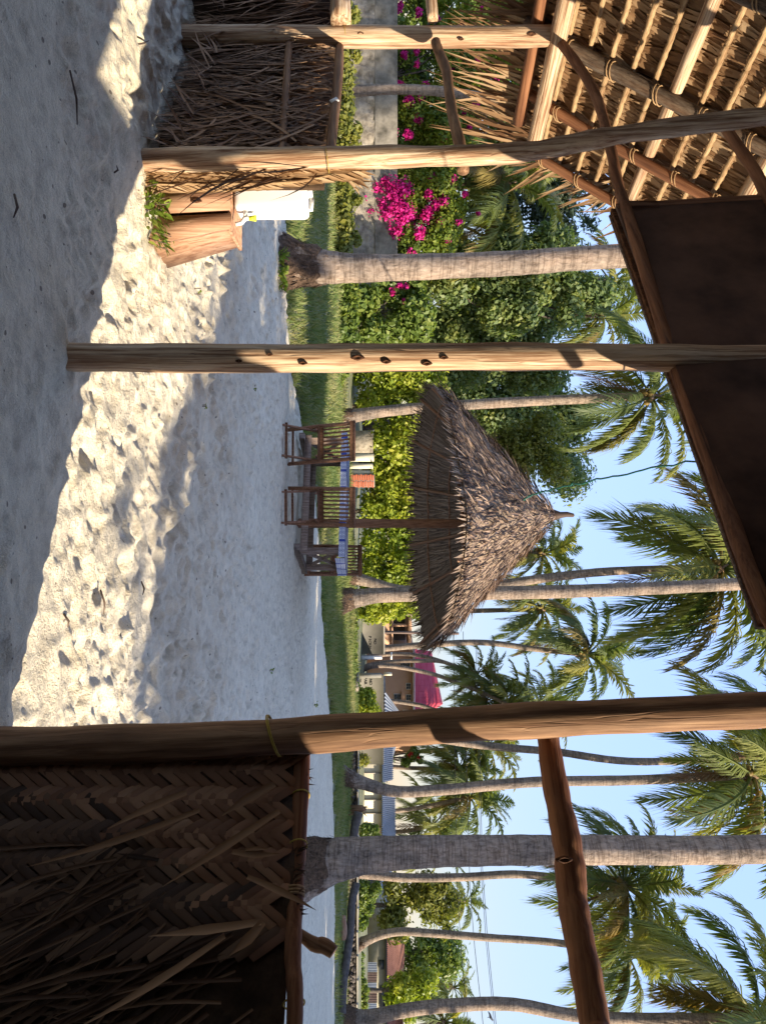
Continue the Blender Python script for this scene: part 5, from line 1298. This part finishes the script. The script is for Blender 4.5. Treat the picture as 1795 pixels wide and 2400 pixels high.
palm('palm crown low behind the umbrella eave, left of the full sunlit crown', [(840, 1440), (1100, 1432), (1272, 1428)], 42, .15, .12, 3.3, kind='far', mat='trunk_far', seed=14, nf=24)
palm('slender palm in front of the crimson roof, curving right at the top', [(850, 1545), (916, 1533), (1000, 1540), (1115, 1578)], 37, .10, .09, 2.1, kind='far', mat='trunk_far', seed=15, nf=20, nuts=False)
palm('slender palm with a bowed trunk before the peach wall', [(838, 1575), (880, 1556), (980, 1549), (1060, 1560), (1140, 1640)], 36.5, .10, .09, 2.1, kind='far', mat='trunk_far', seed=16, nf=20, nuts=False)
palm('slender palm arching across the crimson roof to the right', [(840, 1578), (870, 1562), (930, 1563), (1040, 1588), (1190, 1650)], 36, .11, .09, 2.3, kind='far', mat='trunk_far', seed=17, nf=22, nuts=False)
palm('palm leaning over the tin shed roof', [(840, 1628), (903, 1640), (980, 1652), (1060, 1668), (1260, 1650)], 39, .11, .10, 2.6, kind='far', mat='trunk_far', seed=18, nf=22, nuts=False)
palm('palm above the cream building, left crown of the cluster', [(830, 1790), (960, 1800), (1075, 1800)], 44, .13, .11, 3.2, kind='far', mat='trunk_far', seed=19, nf=24, nuts=False)
palm('palm above the cream building with a straight thin trunk', [(830, 1905), (960, 1897), (1102, 1868)], 42, .12, .11, 3.3, kind='far', mat='trunk_far', seed=20, nf=26, nuts=False)
palm('palm over the cream building, highest crown of the cluster', [(830, 1768), (1000, 1760), (1142, 1745)], 46, .13, .11, 3.2, kind='far', mat='trunk_far', seed=21, nf=22, nuts=False)
palm('palm at the right end of the cluster over the cream building', [(830, 1950), (950, 1948), (1010, 1935)], 46, .13, .11, 3.2, kind='far', mat='trunk_far', seed=22, nf=22, nuts=False)
palm('small dark palm far beyond the airy trees', [(840, 2105), (980, 2108), (1090, 2111)], 62, .15, .12, 2.7, kind='far', mat='trunk_far', seed=23, nf=16, nuts=False)
palm('small palm far off, near the right edge', [(840, 2320), (980, 2318), (1062, 2315)], 62, .15, .12, 2.6, kind='far', mat='trunk_far', seed=24, nf=16, nuts=False)
palm('palm crown below the right edge palm', [(840, 2420), (950, 2410), (1040, 2395)], 48, .15, .12, 3.0, kind='far', mat='trunk_far', seed=25, nf=20, nuts=False)
palm('pale bare palm trunk between the two left posts, in front of the coral wall', [(786, 214), (860, 212), (930, 209), (1050, 216), (1200, 240), (1420, 270), (1800, 330)], 18.8, .125, .10, 3.0, seed=26, mat='trunk_far', base_flare=.5, nf=16)
palm('palm with broad fronds behind the bougainvillea, right of the left post', [(800, 440), (1000, 440), (1190, 425)], 22.5, .14, .12, 2.9, seed=27, kind='near', nf=18, old=3)
palm('young palm low among the bougainvillea right of the left post', [(800, 470), (960, 455), (1065, 440)], 21.8, .14, .12, 2.1, seed=28, kind='near', nf=14, old=2, nuts=False)
palm('tall palm whose drooping frond tips show beside the dark board', [(840, 668), (1200, 664), (1430, 655)], 36, .14, .12, 2.7, seed=29, kind='far', nf=16, nuts=False, mat='trunk_far')

# ================================================================== TREES, HEDGES, FLOWERS
def leaf_cloud(blobs, n, size, seed, shell=.55, up=.35, lengthen=1.7, zmin=None):
    """leaf-sized faces spread through a set of ellipsoids; blobs = (x, y, z, rx, ry, rz)"""
    r = np.random.default_rng(seed); B = np.array(blobs, dtype=float)
    vol = (B[:, 3] * B[:, 5]) ** 1.0; k = r.choice(len(B), n, p=vol / vol.sum())
    v = r.normal(size=(n, 3)); v /= np.linalg.norm(v, axis=1)[:, None]
    rr = (shell + (1 - shell) * r.random(n) ** .6) * (1 + .16 * r.normal(size=n))
    # clumpy: pull leaves towards twig ends
    g = np.sin(v[:, 0] * 9 + k) * np.sin(v[:, 1] * 8 + 2 * k) * np.sin(v[:, 2] * 9 + k * .7); rr *= 1 + .22 * g
    C = B[k, :3] + v * B[k, 3:] * rr[:, None]
    nr = v + r.normal(size=(n, 3)) * .6; nr[:, 2] += up; nr /= np.linalg.norm(nr, axis=1)[:, None]
    a = np.cross(nr, r.normal(size=(n, 3))); a /= np.linalg.norm(a, axis=1)[:, None]; b = np.cross(nr, a)
    s = size * (.6 + .8 * r.random(n)); L = (s * lengthen)[:, None]; s = s[:, None]
    V = np.stack([C - a * L * .5, C + b * s * .5 + nr * s * .12, C + a * L * .5 - np.array([0, 0, 1]) * s * .25, C - b * s * .5 + nr * s * .12], 1)
    if zmin is not None:
        keep = C[:, 2] > zmin; V = V[keep]
    return V
def blobs_from(spec, d, dd=1.0, seed=0, jit=.35, sub=5):
    """spec: (px, U, rpx) circles seen in the photograph at depth about d, turned into solid clumps of differing depth"""
    r = random.Random(seed); out = []
    for px, U, rp in spec:
        R = rp / FOC * d
        for k in range(sub):
            dep = d + r.uniform(-.5, .5) * dd * R
            c = P(px + r.uniform(-jit, jit) * rp, U + r.uniform(-jit, jit) * rp, d); c.y = dep
            q = R * r.uniform(.45, .8); out.append((c.x, c.y, c.z, q, q, q * .85))
    return out
def tree(name, label, cat, spec, d, n, size, mat, seed, foot=None, trunk_r=.14, extra=None, dd=1.0, group=None, sub=5, shell=.62, lengthen=1.7, zmin=.05, z0=0.1):
    B = blobs_from(spec, d, dd, seed, sub=sub)
    cx_, cy_ = np.mean([b[0] for b in B]), np.mean([b[1] for b in B])
    fx = P(HZ, foot, d).x if foot is not None else cx_
    t = thing(name, (fx, cy_, z0), label, cat, group)
    mb = MB(); V = leaf_cloud(B, n, size, seed, shell, zmin=zmin, lengthen=lengthen); m_ = len(V); mb.addn(V.reshape(-1, 3), np.arange(m_ * 4).reshape(m_, 4))
    put(mb, 'crown' if trunk_r > .05 else 'foliage', M[mat], t)
    r = random.Random(seed + 1); mb = MB(); base = Vector((fx, cy_, z0 - .1))
    zt = np.mean([b[2] for b in B]); fork = base.lerp(Vector((cx_, cy_, zt)), .45)
    mb.tube([base, base.lerp(fork, .5) + Vector((r.uniform(-.1, .1), 0, 0)), fork], [trunk_r * 1.3, trunk_r, trunk_r * .85], 9)
    for b in r.sample(B, min(10, len(B))):
        e = Vector(b[:3]); m1 = fork.lerp(e, .5) + Vector((r.uniform(-.15, .15), r.uniform(-.15, .15), r.uniform(0, .2)))
        mb.tube([fork, m1, e], [trunk_r * .6, trunk_r * .35, trunk_r * .12], 6)
    put(mb, 'trunk' if trunk_r > .05 else 'stem', M['bole'], t, True, origin=base)
    for (nm, spec2, n2, size2, mat2, sh) in (extra or []):
        B2 = blobs_from(spec2, d - .35, .5, seed + 9, sub=4)
        V = leaf_cloud(B2, n2, size2, seed + 3, sh, lengthen=1.15); m_ = len(V)
        mb = MB(); mb.addn(V.reshape(-1, 3), np.arange(m_ * 4).reshape(m_, 4)); put(mb, nm, M[mat2], t)
    return t
def scatter(U0, U1, p0, p1, n, r0, r1, seed):
    r = random.Random(seed); return [(r.uniform(p0, p1), r.uniform(U0, U1), r.uniform(r0, r1)) for _ in range(n)]

tree('bougainvillea', 'bougainvillea with dense magenta flowers between the left post and the stout palm', 'bush',
     scatter(400, 580, 930, 1080, 16, 30, 55, 1) + [(905, 420, 26), (895, 470, 24), (905, 540, 26), (880, 560, 20)] + [(1050, 540, 60), (1000, 420, 50), (960, 600, 40)], 20.6, 24000, .07, 'leaf_bougain', 61, 500, .06,
     [('blossom', [(930, 470, 34), (905, 500, 30), (950, 440, 34), (890, 475, 24), (925, 540, 28), (945, 515, 24), (1005, 455, 20), (1020, 480, 18), (900, 430, 22), (965, 590, 14), (1030, 520, 16), (1050, 560, 12), (1012, 420, 18), (940, 500, 40), (915, 455, 34), (890, 445, 20), (1000, 500, 22), (985, 545, 24), (1040, 470, 20), (1075, 520, 12), (1090, 455, 10), (1060, 420, 14), (870, 500, 14), (860, 465, 12), (1120, 500, 8)], 9500, .06, 'magenta', .2)], dd=.8, lengthen=1.35)
tree('bougainvillea', 'paler bougainvillea with scattered magenta sprays above the wall, seen between the two left posts', 'bush',
     scatter(-60, 345, 945, 1215, 34, 34, 62, 2) + [(905, 330, 26), (912, 60, 30), (900, 25, 22), (918, 120, 22), (885, 345, 22), (925, 255, 20)], 20.8, 40000, .07, 'leaf_bougain', 62, 180, .06,
     [('blossom', [(905, 270, 16), (880, 300, 12), (925, 310, 16), (900, 335, 14), (960, 240, 18), (985, 232, 14), (948, 130, 12), (975, 120, 10), (985, 30, 12), (975, 150, 10), (1120, 140, 10), (1060, 160, 9), (1085, 258, 10), (1115, 245, 12), (1160, 190, 9), (1025, 45, 9), (915, 110, 9), (1150, 75, 10), (935, 20, 14), (1010, 90, 10), (960, 320, 16), (1010, 300, 10), (940, 200, 14), (1000, 200, 10), (890, 270, 14), (875, 325, 10), (1040, 330, 12), (1100, 300, 9), (1080, 60, 10), (1130, 20, 9), (900, 60, 12), (1060, 215, 12), (980, 280, 14)], 5600, .062, 'magenta', .35)], dd=.8, lengthen=1.35)
tree('shade_tree', 'dense green tree standing behind the coral wall at the left edge', 'tree', scatter(-120, 420, 930, 1260, 46, 50, 80, 22), 25, 30000, .12, 'leaf_mid', 85, 60, .16)
tree('hedge', 'low clipped looking green hedge along the back of the lawn, left of the stout palm', 'hedge', [(772, U, 34) for U in range(60, 600, 26)] + [(806, U, 30) for U in range(-20, 600, 26)] + [(836, U, 16) for U in (40, 95, 130, 300, 330, 470, 560)], 16.5, 24000, .065, 'leaf_olive', 63, None, .03, zmin=.02, dd=.9)
tree('hedge', 'low loose hedge along the back of the lawn, right of the stout palm', 'hedge', [(795, U, 30) for U in range(650, 900, 26)] + [(822, U, 26) for U in range(660, 860, 34)], 18.5, 9000, .07, 'leaf_mid', 64, None, .03, zmin=.05, dd=.9)
tree('garden_shrub', 'bushy green shrub with a few pink flowers right of the stout palm', 'shrub', scatter(655, 790, 850, 985, 16, 32, 52, 5), 19.5, 11000, .085, 'leaf_mid', 65, 720, .05,
     [('blossom', [(920, 685, 12), (935, 668, 10), (945, 705, 8), (955, 672, 9)], 260, .06, 'magenta', .3)])
tree('garden_shrub', 'bright lime green shrub behind the thatch umbrella, its left half', 'shrub', scatter(860, 1060, 880, 1055, 26, 36, 62, 6) + [(840, 880, 40), (860, 960, 40)], 24.0, 17000, .085, 'leaf_lime', 66, 960, .07)
tree('garden_shrub', 'bright lime green shrub behind the umbrella pole and table', 'shrub', scatter(1085, 1290, 870, 1010, 26, 36, 60, 7), 24.5, 16000, .085, 'leaf_lime', 67, 1200, .07)
tree('garden_shrub', 'green shrub below the right eave of the thatch umbrella', 'shrub', scatter(1290, 1440, 860, 985, 18, 32, 50, 8), 25.5, 10000, .085, 'leaf_lime', 68, 1340, .06)
tree('flowering_tree', 'dark green tree behind the stout palm trunk', 'tree', scatter(585, 735, 1010, 1330, 30, 50, 85, 9) + [(1420, 690, 45), (1370, 670, 60)], 25, 42000, .10, 'leaf_dark', 69, 640, .18)
tree('shade_tree', 'broad dark tree between the stout palm and the middle post', 'tree', scatter(700, 880, 950, 1290, 32, 50, 85, 10), 28, 48000, .105, 'leaf_dark', 70, 800, .2)
tree('shade_tree', 'tall dark green tree rising behind the thatch umbrella, right of the middle post', 'tree', scatter(870, 1120, 1040, 1330, 38, 50, 90, 11) + [(1360, 960, 50), (1350, 1010, 45)], 35, 60000, .12, 'leaf_dark', 71, 1000, .2)
tree('shade_tree', 'sunlit yellowish tree top at the left shoulder of the thatch umbrella', 'tree', scatter(1010, 1140, 1060, 1310, 22, 40, 66, 12), 28, 26000, .085, 'leaf_olive', 72, 1080, .16)
tree('feathery_tree', 'feathery grey green tree against the sky beside the hut roof', 'tree', scatter(390, 590, 1150, 1340, 30, 30, 60, 13) + [(1380, 520, 34), (1400, 470, 30), (1370, 580, 24)], 27, 9000, .07, 'leaf_blue', 73, 500, .14, shell=.15, lengthen=3.6)
tree('garden_shrub', 'round leafy bush hiding part of the NO PAR IN lettering', 'shrub', [(850, 1640, 30), (865, 1655, 26), (845, 1665, 24), (870, 1630, 18), (838, 1625, 20)], 30, 5000, .075, 'leaf_lime', 74, 1645, .04)
tree('hedge', 'low leafy strip along the foot of the painted walls', 'hedge', [(812, U, 22) for U in range(1390, 1705, 20)] + [(826, U, 16) for U in range(1395, 1570, 24)], 27, 12000, .075, 'leaf_mid', 75, None, .03, dd=.9)
tree('garden_shrub', 'yellow green shrub over the left end of the painted wall', 'shrub', [(880, 1425, 22), (870, 1440, 20), (920, 1415, 26), (960, 1420, 26), (985, 1440, 22), (940, 1432, 18), (845, 1432, 18), (890, 1410, 24)], 29, 5000, .08, 'leaf_lime', 76, 1425, .04,
     [('blossom', [(962, 1434, 6)], 90, .06, 'red_bract', .3)])
tree('garden_shrub', 'dry brownish bush between the right post and the cream building', 'shrub', [(820, 1765, 20), (835, 1785, 22), (850, 1780, 18), (815, 1795, 16)], 28, 3000, .06, 'leaf_olive', 77, 1780, .03)
tree('clipped_hedge', 'dense square hedge at the right end of the cream building', 'hedge', [(852, 1945, 18), (868, 1945, 18), (882, 1945, 14), (852, 1965, 18), (868, 1970, 18), (882, 1962, 14), (838, 1955, 18)], 31, 5000, .06, 'leaf_mid', 78, None, .03)
tree('flowering_tree', 'small tree with red flowers over the tin roof', 'tree', [(962, 1776, 18), (975, 1765, 16), (950, 1785, 12), (985, 1780, 12)], 43, 1600, .10, 'leaf_mid', 79, 1776, .07, [('blossom', [(962, 1768, 8), (980, 1776, 6)], 130, .08, 'red_bract', .3)])
tree('airy_tree', 'airy pale green tree right of the thick palm trunk', 'tree', scatter(2060, 2190, 905, 1070, 26, 22, 46, 14), 42, 8500, .11, 'leaf_olive', 80, 2120, .14, shell=.2, lengthen=2.6)
tree('airy_tree', 'bushy tree above the tile roof of the low shack', 'tree', scatter(2200, 2300, 940, 1060, 20, 24, 46, 15), 52, 6500, .13, 'leaf_mid', 81, 2240, .16, shell=.3, lengthen=2.2)
tree('airy_tree', 'bright bushy tree at the right end of the low shack', 'tree', scatter(2285, 2350, 920, 1010, 16, 20, 36, 16) + [(960, 2380, 24)], 40, 5000, .11, 'leaf_lime', 82, 2320, .12, shell=.3, lengthen=2.2)
tree('garden_shrub', 'rounded bush with a yellow top right of the thick palm trunk', 'shrub', [(850, 2085, 24), (845, 2110, 24), (870, 2100, 22), (880, 2085, 18), (838, 2130, 20), (848, 2160, 20), (862, 2130, 18)], 31, 5000, .075, 'leaf_mid', 83, 2110, .04)
tree('garden_shrub', 'rank green growth below the low shack', 'shrub', [(840, U, 16) for U in range(2220, 2400, 18)] + [(855, U, 12) for U in range(2300, 2390, 18)], 34, 4500, .07, 'leaf_mid', 84, None, .03)
def treeline():
    r = random.Random(5); B = []
    for k in range(120):
        U = -200 + k * 24 + r.uniform(-8, 8); d = 78 + r.uniform(-8, 8); c = at(U, d)
        h = r.uniform(1.2, 2.4) if U > 1450 else r.uniform(2.5, 4.5)
        B.append((c.x, c.y, h * .55, 1.3, 1.3, h * .6))
    V = leaf_cloud(B, 16000, .32, 91, .3); n = len(V); mb = MB(); mb.addn(V.reshape(-1, 3), np.arange(n * 4).reshape(n, 4))
    tag(put(mb, 'treeline', M['leaf_dark']), 'far line of bushes and trees closing the view', kind='stuff')
treeline()
# trees out of the picture to the right: they cast the broad shade over the yard
for k, (o_, s_) in enumerate(((5.95, 11.5), (8.4, 11.8), (11.2, 11.2), (14.2, 11.8), (17.5, 11.5), (21.0, 12.0), (24.5, 12.0))):
    c = SUNN * o_ + SUNH * s_; r = random.Random(k); h = 8.7 + r.uniform(-.3, .4)
    t = thing('yard_tree', (c[0], c[1], 0), 'leafy shade tree right of the hut, %s in its row' % ('nearest to the hut,second from the hut,third from the hut,middle one,third from the far end,second from the far end,farthest from the hut'.split(',')[k]), 'tree', 'shade trees right of the hut')
    B = [(c[0] + r.uniform(-1.6, 1.6), c[1] + r.uniform(-1.6, 1.6), r.uniform(2.6, h - .8), 1.2, 1.2, 1.0) for _ in range(32)]
    V = leaf_cloud(B, 7500 if k else 3600, .26, 300 + k, .2); n = len(V); mb = MB(); mb.addn(V.reshape(-1, 3), np.arange(n * 4).reshape(n, 4)); put(mb, 'crown', M['leaf_mid'], t)
    mb = MB(); mb.tube([(c[0], c[1], -.1), (c[0] + .1, c[1], 2.0), (c[0], c[1], 4.5)], [.2, .16, .1], 9); put(mb, 'trunk', M['bole'], t, True)

# ================================================================== POLES, CABLES, LOGS, SMALL THINGS
pl = thing('utility_pole', at(1481, 34.5), 'dark straight utility pole with a small pale box, in front of the NO PICKN wall', 'pole')
mb = MB(); a, b = P(826, 1480, 34.5), P(1075, 1485, 34.5); mb.tube([a, b], [.07, .06], 8); put(mb, 'shaft', M['rust'], pl, True)
mb = MB(); mb.box(P(885, 1488, 34.4), (.12, .08, .14), None, .01); put(mb, 'meter_box', M['cream'], pl)
for (pts, lab) in ((((1062, 1470), (1066, 1755), (1069, 2048), (1082, 2250), (1104, 2470)), 'lowest overhead cable, running to the right edge'),
                   (((1085, 1480), (1092, 1760), (1101, 2080), (1112, 2220), (1136, 2440)), 'middle thin overhead cable'),
                   (((1118, 1500), (1124, 1760), (1130, 2031), (1142, 2200), (1166, 2440)), 'highest pair of overhead cables')):
    w3 = [P(px, U, 40 - (U - 1470) * .006) for px, U in pts]; mb = MB()
    path = []
    for k in range(len(w3) - 1):
        for i in range(6): path.append(w3[k].lerp(w3[k + 1], i / 6))
    path.append(w3[-1]); mb.tube(path, .014, 5)
    if 'pair' in lab: mb.tube([p + Vector((0, .1, -.07)) for p in path], .012, 5)
    tag(put(mb, 'overhead_cable', M['cable'], None, True), lab, 'cable', 'overhead cables on the right')
for nm, pts, r_, lab in (('fallen_trunk', [(834, 2070, 23), (826, 2120, 22.5), (818, 2190, 22), (808, 2290, 21), (800, 2375, 20.5)], .12, 'long dark fallen palm trunk lying along the low wall on the right'),
                         ('fallen_trunk', [(838, 1905, 23.5), (832, 1950, 23.3), (828, 2020, 23)], .14, 'short dark log lying left of the thick palm trunk')):
    w3 = [P(*q) for q in pts]
    o = pole(nm, w3, [r_ * 1.1] + [r_] * (len(w3) - 1), M['log'], None, 10, wob=.2); tag(o, lab, 'log')
o = pole('driftwood', [P(800, 2150, 21.5), P(802, 2200, 21)], [.13, .10], M['crate'], None, 9, wob=.3); tag(o, 'short pale piece of log on the grass in front of the fallen trunk', 'log')
st = thing('tree_stump', P(800, 1898, 24.5)[:2] + (0,), 'splintered brown stump standing before the cream building', 'stump')
mb = MB(); a = P(815, 1900, 24.5); b = P(850, 1896, 24.5); mb.tube([a, b, b + Vector((.02, 0, .12))], [.16, .11, .02], 9, True, .12); put(mb, 'bole', M['post_dark'], st)
mb = MB()
for k in range(9):
    blade(mb, b + Vector((random.uniform(-.08, .08), random.uniform(-.05, .05), -.05)), Vector((random.gauss(.2, .3), 0, 1)), (0, -1, 0), random.uniform(.1, .3), .04, 0, .3, .1)
put(mb, 'splinters', M['thatch'], st)
rb = thing('rubble_heap', at(1600, 27.5), 'small heap of pale stones at the foot of the NO PAR IN wall', 'stones')
r = random.Random(2); mb = MB()
for k in range(60):
    p = at(r.uniform(1572, 1618), 27.3, r.uniform(.1, .34)); R = Matrix.Rotation(r.uniform(0, 3), 3, 'X') @ Matrix.Rotation(r.uniform(0, 3), 3, 'Z'); s_ = r.uniform(.05, .11); mb.box(p, (s_ * 1.4, s_, s_), R, s_ * .2)
o = put(mb, 'stones', M['coral'], rb); o['kind'] = 'stuff'
for (px, U, d, flip, lab) in ((1378, 1507, 34.0, 1, 'black crow perched beside the full sunlit palm crown'), (1518, 904, 19.6, -1, 'black crow perched in the slim palm crown near the middle post'), (1149, 2384, 36, 1, 'black bird on the highest overhead cable')):
    c = P(px, U, d); mb = MB(); s_ = d / 34.0
    mb.tube([c + Vector((-.26 * flip, 0, -.10)) * s_, c + Vector((-.14 * flip, 0, -.03)) * s_, c, c + Vector((.09 * flip, 0, .06)) * s_, c + Vector((.13 * flip, 0, .10)) * s_, c + Vector((.20 * flip, 0, .10)) * s_], [.02 * s_, .05 * s_, .075 * s_, .05 * s_, .042 * s_, .008 * s_], 8, True, 0, .8)
    mb.tube([c + Vector((0, 0, -.05)) * s_, c + Vector((.01, 0, -.14)) * s_], .012 * s_, 5)
    tag(put(mb, 'crow', M['bird'], None, True, origin=c), lab, 'bird')
for (px, U, n, h, lab) in ((655, 602, 30, .16, 'small green weed left of the stout palm foot'), (668, 640, 34, .17, 'small green weed in front of the stout palm foot'), (664, 668, 22, .14, 'small green weed right of the stout palm foot')):
    c = P(px, U, 9.0 if U < 660 else 9.1); c.z = .0; leafy_tuft('weed', c, n, h, .09, lab, w=.05)
for k, (px, U, lab) in enumerate(((462, 684, 'tiny green sprig on the lit sand left of the middle post'), (590, 914, 'green sprig on the pale sand right of the middle post'), (475, 952, 'tiny sprig nearer than the other, right of the middle post'), (521, 573, 'sprig beside the plank stand'), (632, 1572, 'fallen green leaf on the sand towards the right post'), (735, 1651, 'green weed at the right of the sand'))):
    c = G(px, U); leafy_tuft('sprig', c, 10, .04 * c.y / 5, .02 * c.y / 5, lab, w=.012 * c.y / 5)
# dry bits trodden into the yard
for k, (px, U, px2, U2) in enumerate(((165, 165, 182, 292), (35, 455, 33, 510), (268, 405, 274, 388), (236, 1382, 244, 1440), (332, 1362, 335, 1395), (150, 1438, 160, 1470), (310, 105, 350, 95))):
    a, b = G(px, U, .02), G(px2, U2, .03); mb = MB(); mb.tube([a, a.lerp(b, .5) + Vector((.004, 0, .012)), b], [.004, .005, .002], 5)
    tag(put(mb, 'twig', M['twig'], None, True, origin=a), ('thin dark twig lying on the shaded sand by the left screen', 'short twig on the shaded sand at the lower left', 'short stick in the shade near the left post', 'dry stalk on the lit sand', 'dark stalk in the lit sand further out', 'broken twig near the roof shadow edge', 'leaf rib lying in the streak of sun at the left')[k], 'twig')
